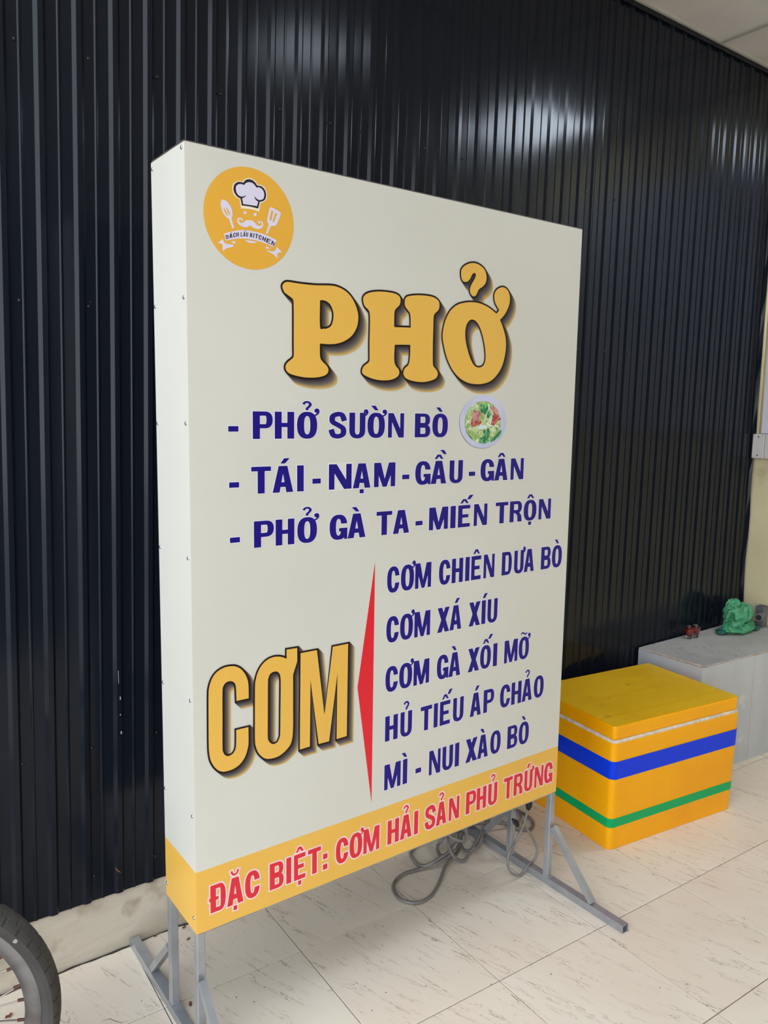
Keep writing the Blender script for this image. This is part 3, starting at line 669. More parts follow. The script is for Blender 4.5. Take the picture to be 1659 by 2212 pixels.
LINES, T = [[["L1",1.155,1.2171,[["-",0.0914,0.116],["P",0.1514,0.2023],["H",0.2074,0.2584],["Ở",0.2659,0.3212],["S",0.3545,0.4049],["Ư",0.4131,0.461],["Ờ",0.4673,0.5213],["N",0.5314,0.5824],["B",0.6182,0.6709],["Ò",0.6771,0.7317]]],["L2",1.0299,1.0917,[["-",0.0924,0.1167],["T",0.1469,0.1973],["Á",0.2015,0.256],["I",0.2665,0.2846],["-",0.3087,0.3321],["N",0.3551,0.4216],["Ạ",0.4256,0.4792],["M",0.4899,0.5572],["-",0.5798,0.6032],["G",0.6228,0.6755],["Ầ",0.6762,0.7304],["U",0.7416,0.7899],["-",0.8127,0.8365],["G",0.8563,0.9095],["Â",0.9106,0.9635],["N",0.975,1.0281]]],["L3",0.9047,0.9663,[["-",0.0931,0.1177],["P",0.153,0.2046],["H",0.2092,0.2594],["Ở",0.2674,0.3222],["G",0.3581,0.4105],["À",0.4115,0.4656],["T",0.4996,0.5494],["A",0.5528,0.6061],["-",0.6272,0.6514],["M",0.6737,0.7409],["I",0.7494,0.7684],["Ế",0.7772,0.822],["N",0.8364,0.8878],["T",0.9203,0.9706],["R",0.9776,1.0286],["Ộ",1.0354,1.0901],["N",1.0995,1.153]]],["L4",0.7491,0.8182,[["C",0.5368,0.5774],["Ơ",0.582,0.6263],["M",0.6302,0.6859],["C",0.7135,0.7549],["H",0.76,0.8016],["I",0.8102,0.8262],["Ê",0.8328,0.8702],["N",0.8805,0.9235],["D",0.953,0.9944],["Ư",1.0039,1.0439],["A",1.0458,1.0891],["B",1.1192,1.1626],["Ò",1.1677,1.2132]]],["L5",0.6141,0.6843,[["C",0.537,0.5786],["Ơ",0.5824,0.6264],["M",0.6311,0.6865],["X",0.7121,0.756],["Á",0.7574,0.801],["X",0.8291,0.8735],["Í",0.8785,0.8943],["U",0.9018,0.9418]]],["L6",0.4781,0.5478,[["C",0.5367,0.5788],["Ơ",0.5826,0.6271],["M",0.632,0.6872],["G",0.7146,0.7575],["À",0.7582,0.8021],["X",0.8311,0.8756],["Ố",0.8786,0.9219],["I",0.9307,0.9474],["M",0.9768,1.0328],["Ỡ",1.0377,1.0821]]],["L7",0.3408,0.4112,[["H",0.5384,0.5811],["Ủ",0.5899,0.6299],["T",0.6601,0.7009],["I",0.7077,0.7224],["Ế",0.73,0.7684],["U",0.7793,0.8196],["Á",0.8449,0.8886],["P",0.8982,0.941],["C",0.9657,1.0092],["H",1.0136,1.0567],["Ả",1.0594,1.1035],["O",1.1113,1.1561]]],["L8",0.2026,0.2744,[["M",0.5385,0.594],["Ì",0.6016,0.6171],["-",0.6462,0.6665],["N",0.6949,0.7369],["U",0.744,0.7841],["I",0.7914,0.8078],["X",0.8329,0.8791],["À",0.8799,0.9229],["O",0.9319,0.9753],["B",1.0034,1.0471],["Ò",1.0525,1.0973]]],["L9",0.0405,0.1096,[["Đ",0.035,0.0741],["Ặ",0.0773,0.1196],["C",0.1245,0.1641],["B",0.1912,0.2304],["I",0.238,0.2517],["Ệ",0.2598,0.293],["T",0.3007,0.3393],[":",0.3455,0.359],["C",0.385,0.4244],["Ơ",0.4279,0.4688],["M",0.4728,0.5254],["H",0.5529,0.5921],["Ả",0.5964,0.6369],["I",0.6458,0.66],["S",0.6852,0.7238],["Ả",0.7263,0.7649],["N",0.7745,0.8143],["P",0.8409,0.8813],["H",0.8839,0.9227],["Ủ",0.9306,0.9687],["T",0.9968,1.0342],["R",1.0398,1.0795],["Ứ",1.0866,1.1228],["N",1.1324,1.1724],["G",1.1766,1.2167]]]],{"P":[[0.2273,1.4959],[0.2281,1.5022],[0.2341,1.5076],[0.2442,1.5097],[0.2728,1.5089],[0.3146,1.5097],[0.3575,1.5134],[0.3794,1.5113],[0.4018,1.5027],[0.42,1.4862],[0.4317,1.4651],[0.4356,1.447],[0.4322,1.4245],[0.4188,1.4031],[0.3986,1.3888],[0.3764,1.3808],[0.3543,1.3777],[0.3274,1.3775,1],[0.327,1.3626],[0.3285,1.3446],[0.335,1.3358],[0.346,1.3272],[0.3513,1.3182],[0.3483,1.3089],[0.3374,1.3026],[0.3158,1.2982],[0.286,1.2975],[0.2567,1.3017],[0.2423,1.3065],[0.2354,1.3151],[0.2362,1.324],[0.2423,1.3313],[0.2526,1.3389],[0.2567,1.3462],[0.2566,1.3728],[0.2565,1.4431],[0.2557,1.4675],[0.2524,1.4742],[0.2422,1.4801],[0.2321,1.4861]],"Ph":[[0.3267,1.4768,1],[0.337,1.4778],[0.3491,1.4742],[0.3579,1.466],[0.3637,1.4521],[0.3639,1.4376],[0.3592,1.4227],[0.3496,1.4148],[0.3366,1.4124],[0.3271,1.4167]],"H":[[0.4497,1.4852],[0.4496,1.4944],[0.4564,1.5025],[0.4703,1.5087],[0.4937,1.5132],[0.5223,1.5145],[0.5466,1.5131],[0.5605,1.5068],[0.5632,1.4956],[0.5595,1.4857],[0.5499,1.4772],[0.5451,1.4691],[0.5446,1.4519],[0.545,1.4335],[0.5494,1.4315],[0.5682,1.4325],[0.5973,1.4338,1],[0.5967,1.456],[0.5938,1.4693],[0.5871,1.4765],[0.5784,1.4854],[0.5766,1.4968],[0.5803,1.5067],[0.5912,1.5116],[0.6164,1.516],[0.6472,1.5177],[0.6734,1.5155],[0.6884,1.507],[0.691,1.4953],[0.6876,1.4851],[0.6773,1.4763],[0.6723,1.4659],[0.6721,1.4381],[0.6718,1.3981],[0.6733,1.35],[0.6763,1.3401],[0.6873,1.3304],[0.6914,1.3204],[0.6852,1.31],[0.6695,1.3034],[0.6432,1.2985],[0.6121,1.2994],[0.5889,1.3046],[0.5786,1.3121],[0.5769,1.3219],[0.5817,1.3319],[0.5906,1.3382],[0.5954,1.3483],[0.5974,1.37],[0.5974,1.3908,1],[0.5692,1.3895],[0.5475,1.3878,1],[0.5466,1.3595],[0.548,1.3441],[0.5531,1.3346],[0.5617,1.3271],[0.5635,1.3174],[0.5572,1.3086],[0.5415,1.3017],[0.5171,1.2982],[0.4881,1.2999],[0.4643,1.3059],[0.4501,1.3129],[0.449,1.3224],[0.4545,1.3313],[0.4661,1.3394],[0.4706,1.348],[0.47,1.3858],[0.4704,1.4423],[0.4687,1.4608],[0.4639,1.4679],[0.4545,1.4745]],"O":[[0.8101,1.5161],[0.8389,1.5145],[0.8683,1.5067],[0.8968,1.4932,1],[0.9071,1.5038,1],[0.8976,1.5135],[0.8893,1.5253],[0.8862,1.5418],[0.8927,1.555],[0.9071,1.5639],[0.922,1.5663],[0.9375,1.5594],[0.9463,1.5433],[0.9454,1.5241],[0.9372,1.5063],[0.9258,1.4905],[0.9113,1.4779,1],[0.9245,1.4563],[0.9349,1.4314],[0.938,1.4058],[0.9334,1.3753],[0.9237,1.3489],[0.9066,1.3267],[0.8834,1.3095],[0.8541,1.3008],[0.825,1.299],[0.7961,1.3023],[0.7674,1.3138],[0.7415,1.3347],[0.7213,1.3645],[0.7081,1.4003],[0.7046,1.4243],[0.7101,1.4529],[0.7253,1.4822],[0.7491,1.5024],[0.7793,1.5124]],"Oh":[[0.8063,1.4705],[0.8237,1.4656],[0.8401,1.446],[0.8538,1.4134],[0.8604,1.3843],[0.8602,1.3631],[0.852,1.3492],[0.8376,1.3443],[0.8218,1.3478],[0.8067,1.3639],[0.7925,1.3931],[0.7845,1.4215],[0.7847,1.4462],[0.793,1.4633]],"hook":[[0.7639,1.5785],[0.7633,1.5944],[0.7728,1.6056],[0.7892,1.6143],[0.8087,1.6183],[0.8287,1.6153],[0.8464,1.6059],[0.8546,1.5904],[0.8536,1.5738],[0.8437,1.5616],[0.8286,1.5519],[0.8227,1.5419],[0.8162,1.5334],[0.8066,1.5321],[0.7978,1.5394],[0.7963,1.5503],[0.8014,1.5622],[0.8105,1.5754],[0.8157,1.5861],[0.8138,1.592],[0.8081,1.5922],[0.8015,1.5866],[0.7963,1.5771],[0.7882,1.569],[0.7772,1.5658],[0.7687,1.5689]],"C":[[0.0367,0.5763],[0.0387,0.5955],[0.0456,0.6137],[0.0567,0.6262],[0.072,0.6331],[0.0875,0.6344],[0.103,0.6318],[0.1169,0.6231],[0.1274,0.6095],[0.1344,0.5931],[0.1367,0.5758],[0.1369,0.5479,1],[0.1057,0.5478,1],[0.105,0.5672],[0.1043,0.5823],[0.1018,0.5911],[0.0957,0.597],[0.0871,0.599],[0.0785,0.5966],[0.0724,0.5887],[0.0707,0.5759],[0.07,0.5164],[0.0693,0.4464],[0.0707,0.4326],[0.0749,0.424],[0.0818,0.4193],[0.0897,0.4193],[0.0976,0.4241],[0.1024,0.433],[0.104,0.4479],[0.1043,0.4775,1],[0.1357,0.4774,1],[0.1358,0.4401],[0.1332,0.4236],[0.1259,0.4049],[0.1133,0.391],[0.0972,0.3841],[0.0832,0.3828],[0.0693,0.3844],[0.0573,0.3915],[0.0472,0.4043],[0.0397,0.4205],[0.0366,0.438],[0.0356,0.4581],[0.036,0.5241]],"O2":[[0.1536,0.5724],[0.1558,0.5905],[0.1617,0.608],[0.1723,0.6229],[0.1869,0.6329],[0.2035,0.6363],[0.2184,0.6345],[0.2297,0.6304],[0.2382,0.6255,1],[0.2382,0.6484,1],[0.2674,0.6478,1],[0.2675,0.6137,1],[0.2561,0.5826,1],[0.2562,0.508],[0.2559,0.4406],[0.2509,0.4099],[0.2379,0.3952],[0.225,0.3875],[0.2143,0.3839],[0.1992,0.3832],[0.1843,0.3859],[0.1732,0.3926],[0.1622,0.4059],[0.1558,0.4213],[0.1528,0.4394],[0.1528,0.4977]],"O2h":[[0.1877,0.5758],[0.1892,0.5875],[0.1942,0.5967],[0.2035,0.5998],[0.2128,0.5983],[0.2193,0.5911],[0.2217,0.5794],[0.2221,0.5586],[0.2213,0.4997],[0.2205,0.4421],[0.2182,0.4304],[0.2125,0.4212],[0.2031,0.4186],[0.1956,0.4219],[0.1891,0.4305],[0.1867,0.4432],[0.1871,0.5072]],"M":[[0.277,0.6329,1],[0.3235,0.6327,1],[0.3467,0.46,1],[0.37,0.6334,1],[0.4162,0.6337,1],[0.4149,0.3877,1],[0.3838,0.3871,1],[0.3846,0.5621,1],[0.3611,0.3868,1],[0.33,0.3873,1],[0.3054,0.5593,1],[0.3044,0.3871,1],[0.2755,0.3863,1]],"tri":[[0.4972,0.8365,1],[0.4972,0.5075,1],[0.4974,0.1789,1],[0.4471,0.5107,1]],"hat_out":[[0.1087,1.6908],[0.1105,1.6977],[0.1154,1.7031],[0.1229,1.7064],[0.1312,1.7063],[0.1332,1.7072],[0.1358,1.7113],[0.1435,1.7153],[0.1519,1.7155],[0.1596,1.7122],[0.1646,1.7068],[0.1674,1.7062],[0.1752,1.7062],[0.1822,1.702],[0.1864,1.6946],[0.1869,1.6865],[0.1837,1.6792],[0.1782,1.675],[0.1711,1.6725,1],[0.1695,1.6661],[0.1671,1.6579,1],[0.147,1.6592],[0.1278,1.6582,1],[0.1264,1.6659],[0.1249,1.6723,1],[0.1181,1.6745],[0.1122,1.6795],[0.1092,1.6856]],"hat_in":[[0.1141,1.6917],[0.1161,1.6973],[0.1214,1.7011],[0.1282,1.7023],[0.1332,1.7011,1],[0.1381,1.7062],[0.1442,1.7091],[0.1519,1.7095],[0.1581,1.7066],[0.163,1.7011,1],[0.1689,1.7027],[0.1759,1.7009],[0.1811,1.695],[0.1821,1.6871],[0.1798,1.6806],[0.1742,1.6774],[0.1703,1.6764],[0.1649,1.6775],[0.1618,1.6794],[0.1579,1.6823],[0.161,1.6756],[0.1672,1.6725,1],[0.1643,1.6626,1],[0.147,1.6623],[0.1312,1.6617,1],[0.129,1.673,1],[0.1348,1.6766],[0.1388,1.6816],[0.1341,1.6785],[0.128,1.6766],[0.1212,1.6777],[0.1159,1.6828]],"hat_halo":[[0.1063,1.6904],[0.1081,1.6986],[0.1139,1.7046],[0.1229,1.7085],[0.1308,1.7085],[0.1343,1.7131],[0.1435,1.7177],[0.1527,1.7179],[0.1612,1.7145],[0.1661,1.7084],[0.1759,1.7084],[0.1842,1.7039],[0.1889,1.6957],[0.1897,1.6863],[0.186,1.6783],[0.1797,1.6732],[0.1734,1.6708,1],[0.1718,1.6652],[0.1699,1.652,1],[0.15,1.6539],[0.1263,1.6519,1],[0.1241,1.6642],[0.1229,1.6707,1],[0.1159,1.6728],[0.1094,1.6777],[0.1068,1.6845]],"eye1":[[0.1393,1.645],[0.1388,1.6433],[0.1375,1.6419],[0.1356,1.6412],[0.1338,1.6414],[0.1325,1.6424],[0.132,1.6439],[0.1325,1.6456],[0.1338,1.6469],[0.1357,1.6477],[0.1375,1.6475],[0.1389,1.6466]],"eye2":[[0.1641,1.645],[0.1635,1.6432],[0.162,1.6417],[0.16,1.6409],[0.158,1.6411],[0.1565,1.6421],[0.156,1.6438],[0.1565,1.6456],[0.158,1.6471],[0.16,1.6479],[0.1621,1.6478],[0.1635,1.6467]],"moustache":[[0.146,1.6304],[0.153,1.6305],[0.1584,1.6273],[0.1646,1.6228],[0.1709,1.6216],[0.1748,1.6236],[0.1764,1.6272],[0.174,1.6303],[0.1714,1.6288],[0.1717,1.6251],[0.1678,1.628],[0.1662,1.6325],[0.1701,1.631],[0.1748,1.6324],[0.1788,1.6303],[0.1795,1.6249],[0.1763,1.619],[0.1685,1.6148],[0.1599,1.6144],[0.1529,1.617],[0.1475,1.6193],[0.1436,1.6166],[0.1359,1.6139],[0.1267,1.6153],[0.1192,1.6195],[0.1167,1.6251],[0.1185,1.6301],[0.1238,1.6325],[0.1287,1.6313],[0.1299,1.6284],[0.1261,1.6256],[0.1265,1.6289],[0.1235,1.6295],[0.1211,1.6271],[0.1222,1.6233],[0.1276,1.6214],[0.1329,1.6249],[0.1383,1.629]],"spoon":[[0.0789,1.6517],[0.0793,1.6583],[0.083,1.6629],[0.0889,1.6628],[0.0955,1.659],[0.1022,1.6515],[0.1058,1.6415],[0.106,1.6335],[0.1039,1.6279],[0.1049,1.6234],[0.1093,1.6107],[0.1097,1.6088,1],[0.1055,1.6066,1],[0.1011,1.6169],[0.0982,1.6251],[0.0922,1.6281],[0.0864,1.6332],[0.082,1.6404]],"spoon_s1":[[0.085,1.6475],[0.088,1.6453],[0.0924,1.6381],[0.0956,1.6313,1],[0.0923,1.6321,1],[0.0879,1.6387]],"spoon_s2":[[0.092,1.6486],[0.0947,1.6463],[0.0991,1.6391],[0.1009,1.6334,1],[0.098,1.6343,1],[0.0946,1.6397]],"spat":[[0.1955,1.6635,1],[0.1995,1.6657],[0.2099,1.6633],[0.2212,1.6592],[0.2236,1.6555],[0.2204,1.6467],[0.2131,1.6319],[0.2082,1.627],[0.2026,1.6265],[0.1978,1.6244,1],[0.1938,1.6167],[0.1902,1.6073,1],[0.1858,1.6081,1],[0.1898,1.6189],[0.1935,1.629,1],[0.1898,1.6326],[0.1891,1.6366],[0.1923,1.6507]],"spat_s1":[[0.2,1.6594,1],[0.2048,1.6584,1],[0.1994,1.6374,1],[0.1946,1.6385,1]],"spat_s2":[[0.2102,1.6559,1],[0.2144,1.6543,1],[0.2066,1.635,1],[0.2026,1.6358,1]],"banner":[[0.0859,1.5935,1],[0.1009,1.5996],[0.1191,1.6051],[0.1374,1.6081],[0.1606,1.6079],[0.1842,1.6051],[0.2125,1.5973,1],[0.2065,1.5815,1],[0.1841,1.5866],[0.1652,1.5895],[0.1465,1.5904],[0.1281,1.5893],[0.1128,1.5865],[0.0903,1.5797,1]],"tail1":[[0.0821,1.5821,1],[0.0872,1.5751],[0.0947,1.5734],[0.1067,1.5736],[0.1079,1.5711],[0.1021,1.5677],[0.0916,1.5637],[0.0826,1.5569,1],[0.0824,1.5665],[0.0813,1.5716,1],[0.0712,1.5723,1]],"tail2":[[0.213,1.5828,1],[0.2195,1.5787],[0.2263,1.5729,1],[0.2162,1.57,1],[0.2146,1.5642],[0.2162,1.5567,1],[0.2081,1.5634],[0.1984,1.5677],[0.1896,1.5708],[0.192,1.5725],[0.2017,1.5716],[0.2089,1.5746]],"fold1":[[0.1007,1.5775,1],[0.1067,1.5803],[0.1128,1.5814,1],[0.112,1.5764,1],[0.1067,1.577]],"fold2":[[0.1849,1.5805,1],[0.1921,1.5793],[0.1977,1.5776,1],[0.1873,1.5749,1]],"smile":[[0.1349,1.5868],[0.1481,1.5875],[0.1628,1.5862],[0.1574,1.5837],[0.1449,1.583]],"arc_base":[[0.091,1.5829],[0.1068,1.5884],[0.122,1.5923],[0.1342,1.5943],[0.1481,1.595],[0.1652,1.5939],[0.1841,1.59],[0.2065,1.5833]],"arc_cap":[[0.0886,1.5905],[0.1069,1.5975],[0.1221,1.6019],[0.1358,1.6038],[0.1497,1.6044],[0.1668,1.6034],[0.1874,1.5991],[0.2101,1.5921]],"meat1":[[0.8212,1.2227],[0.8351,1.2267],[0.8477,1.2243],[0.8508,1.2139],[0.8486,1.2034],[0.8152,1.1967],[0.8175,1.2058]],"meat2":[[0.8152,1.1954],[0.8363,1.1992],[0.8506,1.1995],[0.8527,1.1916],[0.8316,1.1844],[0.8167,1.1805,1]],"meat3":[[0.9006,1.2183],[0.9116,1.2197],[0.9231,1.2105],[0.9282,1.2025],[0.9144,1.1985],[0.9057,1.1878],[0.8929,1.1864],[0.8871,1.1931],[0.8939,1.2037]],"meat4":[[0.885,1.2379],[0.9014,1.2394],[0.9129,1.2303],[0.919,1.2198],[0.9044,1.2143],[0.8928,1.2261]],"herb1":[[0.8494,1.2478],[0.8612,1.244],[0.8737,1.2456],[0.8813,1.2391],[0.878,1.2312],[0.8678,1.2166],[0.8569,1.2192],[0.8494,1.2269]],"herb2":[[0.8745,1.2298],[0.8855,1.226],[0.8952,1.2143],[0.8982,1.209],[0.8861,1.2142],[0.8828,1.2062],[0.8736,1.2088],[0.8749,1.2193]],"herb3":[[0.8474,1.1483],[0.8633,1.1561],[0.8721,1.1613],[0.8768,1.1785],[0.8842,1.1758],[0.8868,1.1586],[0.8782,1.148],[0.8857,1.144],[0.8714,1.1362],[0.8533,1.1377]],"herb4":[[0.8643,1.1746],[0.8699,1.1693],[0.8668,1.1587],[0.862,1.164]],"leafr":[[0.9286,1.1744],[0.931,1.165],[0.9185,1.1517],[0.8987,1.1412],[0.8894,1.1426],[0.9108,1.1584]],"leafl":[[0.7977,1.1747],[0.8061,1.1617],[0.8206,1.1512],[0.8244,1.1459],[0.8099,1.1552],[0.7998,1.1669]],"bean1":[[0.8756,1.2456],[0.8829,1.2431],[0.8799,1.2299],[0.8715,1.2141],[0.8651,1.1969],[0.8623,1.1982],[0.8697,1.214],[0.878,1.2325]],"bean2":[[0.8885,1.2208],[0.8936,1.209],[0.8908,1.1917],[0.8862,1.1911],[0.8893,1.2036]],"bean3":[[0.8865,1.2063],[0.8851,1.197],[0.8807,1.1917],[0.8783,1.193],[0.8829,1.2036]],"bone":[[0.8742,1.1956],[0.8835,1.1904],[0.8965,1.1864],[0.8949,1.1831],[0.8801,1.1851],[0.8726,1.1917]],"noodle1":[[0.8406,1.1825],[0.8583,1.1877],[0.8728,1.1864],[0.875,1.1785],[0.8552,1.1759],[0.8408,1.1772]]}]
STY = {'L1': (.36, .18), 'L2': (.36, .18), 'L3': (.36, .18)}
INK = {'L9': (M_red, M_pinkw, .0034, 'red lettering of the special dish')}
for name, v0, v1, G in LINES:
    h = v1-v0
    ws = sorted(u1-u0 for c, u0, u1 in G if c in 'HNOU' or DEC.get(c, ' ')[0] in 'OU')
    uw = ws[len(ws)//2]
    sv = uw*.355; sh = h*.172
    ink, halo, hb, _ = INK.get(name, (M_blue, M_white, .0016, ''))
    for k_, (c, u0, u1) in enumerate(G):
        A = Sheet(); B = Sheet()
        s_v = sv*min(1.25, max(.85, (u1-u0)/uw)) if c not in 'MI' else sv
        if DEC.get(c, c)[0] == 'I': s_v = u1-u0
        if DEC.get(c, c)[0] == 'M': s_v = sv*1.08
        pcs = glyph(c, u0, v0, u1-u0, h, s_v, sh, uw)
        z_ = (k_ % 2)*.00003
        B.put(pcs, .00062+z_)
        A.put([grow(p, hb, 1.5) for p in pcs], .00035+z_)
        B.o('printed_letter', ink); A.o('letter_outline', halo)
# little white patch behind the replaced N
Sheet().put([[(.3515, 1.0255), (.4235, 1.0255), (.4265, 1.0965), (.3515, 1.0975)]], .00022).o('white_patch', mat('patch_white', (221, 219, 208), .4))

# traced shapes
def smooth(P, k_=5):
    n_ = len(P); out = []
    for i in range(n_):
        a, b_, c, d = (P[(i+j) % n_] for j in (-1, 0, 1, 2))
        sb, sc = len(b_) > 2, len(c) > 2
        B_ = Vector(b_[:2]); C_ = Vector(c[:2])
        if sb and sc: out.append(tuple(B_)); continue
        A_ = B_ - (C_-B_)*.6 if sb else Vector(a[:2]); D_ = C_ + (C_-B_)*.6 if sc else Vector(d[:2])
        for t_ in range(k_):
            t_ /= k_
            q = .5*((2*B_)+(C_-A_)*t_+(2*A_-5*B_+4*C_-D_)*t_*t_+(3*B_-A_-3*C_+D_)*t_**3); out.append(tuple(q))
    return out
def shift(p, dx, dy): return [(x+dx, y+dy) for x, y in p]
def mix(a, b_, t_): return tuple(a[i]+(b_[i]-a[i])*t_ for i in range(3))
NL = 14
SHM = []
for k_ in range(NL):
    t_ = (k_+1)/NL
    c = mix((38, 28, 34), (104, 96, 92), t_/.55) if t_ < .55 else mix((104, 96, 92), (214, 176, 98), (t_-.55)/.45)
    SHM.append(mat('print_shade', c, .4))
def bigletters(shapes, disp, name):
    for q_, (out, hole) in enumerate(shapes):
        F_ = Sheet(); B_ = Sheet(); S_ = Sheet()
        o_ = smooth(T[out]); h_ = [smooth(T[hole])] if hole else []
        F_.put([o_], .0012, 0, h_)
        go = grow(o_, .0046); gh = [grow(x, -.0046) for x in h_]
        B_.put([go], .0011, 0, gh)
        for k_ in range(NL):
            t_ = (k_+1)/NL
            S_.put([shift(go, disp[0]*t_, disp[1]*t_)], .0010-.00003*k_-.000005*q_, k_, [shift(x, disp[0]*t_, disp[1]*t_) for x in gh])
        F_.o(name, M_gold); B_.o('black_letter_outline', M_black); S_.o('letter_shading', SHM)
bigletters([('P', 'Ph'), ('H', None), ('O', 'Oh'), ('hook', None)], (.0216, -.0207), 'large_gold_letter')
bigletters([('C', None), ('O2', 'O2h'), ('M', None)], (.0165, -.0176), 'large_gold_letter')
Sheet().put([[p[:2] for p in T['tri']]], .0004).o('red_pointer', M_tri)

# logo
LC = (.1480, 1.6335); LR = .1085
S = Sheet(); S.put([[(LC[0]+LR*cos(2*pi*i/64), LC[1]+LR*.985*sin(2*pi*i/64)) for i in range(64)]], .0003); logo = S.o('round_logo', M_logo)
def lg(keys, d, mt, nm, holes=()):
    for q in keys: Sheet().put([smooth(T[q])], d, 0, [smooth(T[x]) for x in holes]).o(nm, mt)
lg(['hat_halo'], .0005, mat('halo_print', (246, 232, 206), .4), 'hat_halo'); lg(['hat_out'], .0007, M_ink, 'hat_outline'); lg(['hat_in'], .0009, M_lav, 'chef_hat')
lg(['eye1', 'eye2', 'moustache'], .0005, M_lav, 'chef_face'); lg(['spoon'], .0005, M_lav, 'slotted_spoon', ['spoon_s1', 'spoon_s2']); lg(['spat'], .0005, M_lav, 'spatula', ['spat_s1', 'spat_s2'])
lg(['banner', 'tail1', 'tail2', 'fold1', 'fold2', 'smile'], .0005, M_lav, 'ribbon_banner')
bc = [Vector((p[0], p[1], 0)) for p in T['arc_base']]; cc_ = [Vector((p[0], p[1], 0)) for p in T['arc_cap']]
bc = catmull(bc, False, 10); cc_ = catmull(cc_, False, 10)
def along(C, t_):
    x = t_*(len(C)-1); i = min(int(x), len(C)-2); return C[i].lerp(C[i+1], x-i)
txt = 'DÁCH LẦU KITCHEN'; adv = {'I': .55, ' ': .5}; tot = sum(adv.get(c, 1.0) for c in txt); pos = 0; S = Sheet()
for c in txt:
    a = adv.get(c, 1.0)
    if c != ' ':
        w_ = (.8 if c != 'I' else .26); off = (a-w_)/2
        for p in [glyph(c, off, 0, w_, 1, .26, .17, .8)]:
            q = []
            for poly in p:
                q.append([tuple((lambda A_, B_: A_+(B_-A_)*y)(along(bc, (pos+x)/tot), along(cc_, (pos+x)/tot)))[:2] for x, y in poly])
            S.put(q, .0007)
    pos += a
S.o('logo_lettering', M_ink)

# round picture of a noodle bowl
BC = (.8620, 1.1965); BR = (.0885, .0735)
def ell(c, rx, ry, n_=48): return [(c[0]+rx*cos(2*pi*i/n_), c[1]+ry*sin(2*pi*i/n_)) for i in range(n_)]
Sheet().put([ell((BC[0]-.0015, BC[1]-.001), BR[0]*1.0, BR[1]*1.0)], .0003).o('bowl_rim_shadow', mat('rim_shadow_print', (110, 104, 140), .4))
Sheet().put([ell(BC, BR[0], BR[1])], .0004).o('bowl_picture', mottle(mat('bowl_print', (206, 204, 228), .4), (186, 192, 214), 9))
M_soup = mottle(mottle(mottle(mat('soup_print', (196, 208, 150), .4), (140, 176, 96), 55, .42, .58, detail=8), (226, 232, 212), 70, .58, .66), (64, 120, 60), 80, .62, .68)
M_meat = mottle(mat('meat_print', (176, 104, 104), .4), (214, 162, 152), 90, .4, .6); M_meat2 = mottle(mat('meat_edge_print', (160, 62, 62), .4), (206, 128, 112), 110, .45, .6)
M_herb = mottle(mat('herb_print', (22, 112, 70), .4), (120, 190, 130), 130, .48, .6); M_sprout = mat('sprout_print', (220, 236, 206), .4)
Sheet().put([ell((BC[0]-.002, BC[1]-.0015), .0685, .0585)], .0005).o('soup_print', M_soup)
def pic(keys, d, mt, nm):
    for q in keys: Sheet().put([smooth(T[q], 4)], d).o(nm, mt)
pic(['noodle1'], .0006, mat('noodle_print', (214, 226, 226), .4), 'noodle_print'); pic(['meat1', 'meat4'], .0006, M_meat, 'meat_print'); pic(['meat2', 'meat3'], .0007, M_meat2, 'meat_print')
pic(['herb1', 'herb2', 'herb3', 'herb4', 'leafr', 'leafl'], .0008, M_herb, 'herb_print'); pic(['bean1', 'bean2', 'bean3', 'bone'], .0009, M_sprout, 'sprout_print')
S = Sheet(); rr = random.Random(8)
for _ in range(70):
    a = rr.uniform(0, 6.28); r_ = rr.uniform(.4, .95); c = (BC[0]-.002+.064*r_*cos(a), BC[1]-.0015+.054*r_*sin(a)); t_ = rr.uniform(0, 3); q = rr.uniform(.004, .009)
    S.put([[(c[0]+q*cos(t_), c[1]+q*sin(t_)), (c[0]-.0008*sin(t_), c[1]+.0008*cos(t_)), (c[0]-q*cos(t_), c[1]-q*sin(t_)), (c[0]+.0008*sin(t_), c[1]-.0008*cos(t_))]], .00055)
S.o('noodle_strands', M_sprout)

# ------------------------------------------------------------------ cable under the sign
cab = thing('electric_cable', 'grey electric cable coiled on the tiles under the box sign, one loop hanging', 'cable', (1.66, 1.9, 0))
CR = .0058
def run(P, z=None):
    Q = [(p[0], p[1], p[2] if len(p) > 2 else z) for p in P]; return catmull(Q, False, 5)
m = MB()
m.tube(run([(1.82,1.99,.05),(1.78,1.94,.024),(1.753,1.914,.02),(1.716,1.899,.018),(1.665,1.88,.012),(1.603,1.834,.007),(1.535,1.791,.007),(1.483,1.78,.007),(1.452,1.795,.007),(1.434,1.827,.007),(1.441,1.87,.007),(1.458,1.9,.007),(1.495,1.924,.007),(1.541,1.932,.007),(1.596,1.92,.008),(1.654,1.9,.02),(1.702,1.901,.03),(1.753,1.918,.034),(1.80,1.95,.05)]), CR, 8)
m.tube(run([(1.80,1.95,.055),(1.77,1.934,.044),(1.702,1.905,.042),(1.654,1.903,.032),(1.613,1.913,.018),(1.599,1.941,.008),(1.609,1.989,.007),(1.625,2.018,.007),(1.656,2.037,.007),(1.696,2.044,.009),(1.734,2.043,.012),(1.786,2.033,.02),(1.84,2.0,.03)]), CR, 8)
m.tube(run([(1.75,2.0,.09),(1.735,1.98,.04),(1.725,1.99,.02),(1.71,1.975,.012),(1.696,1.944,.012),(1.71,1.921,.02),(1.742,1.913,.05),(1.786,1.94,.062),(1.817,1.986,.04),(1.821,2.026,.02),(1.79,2.05,.01),(1.74,2.02,.03),(1.72,1.97,.06),(1.75,1.93,.075)]), CR, 8)
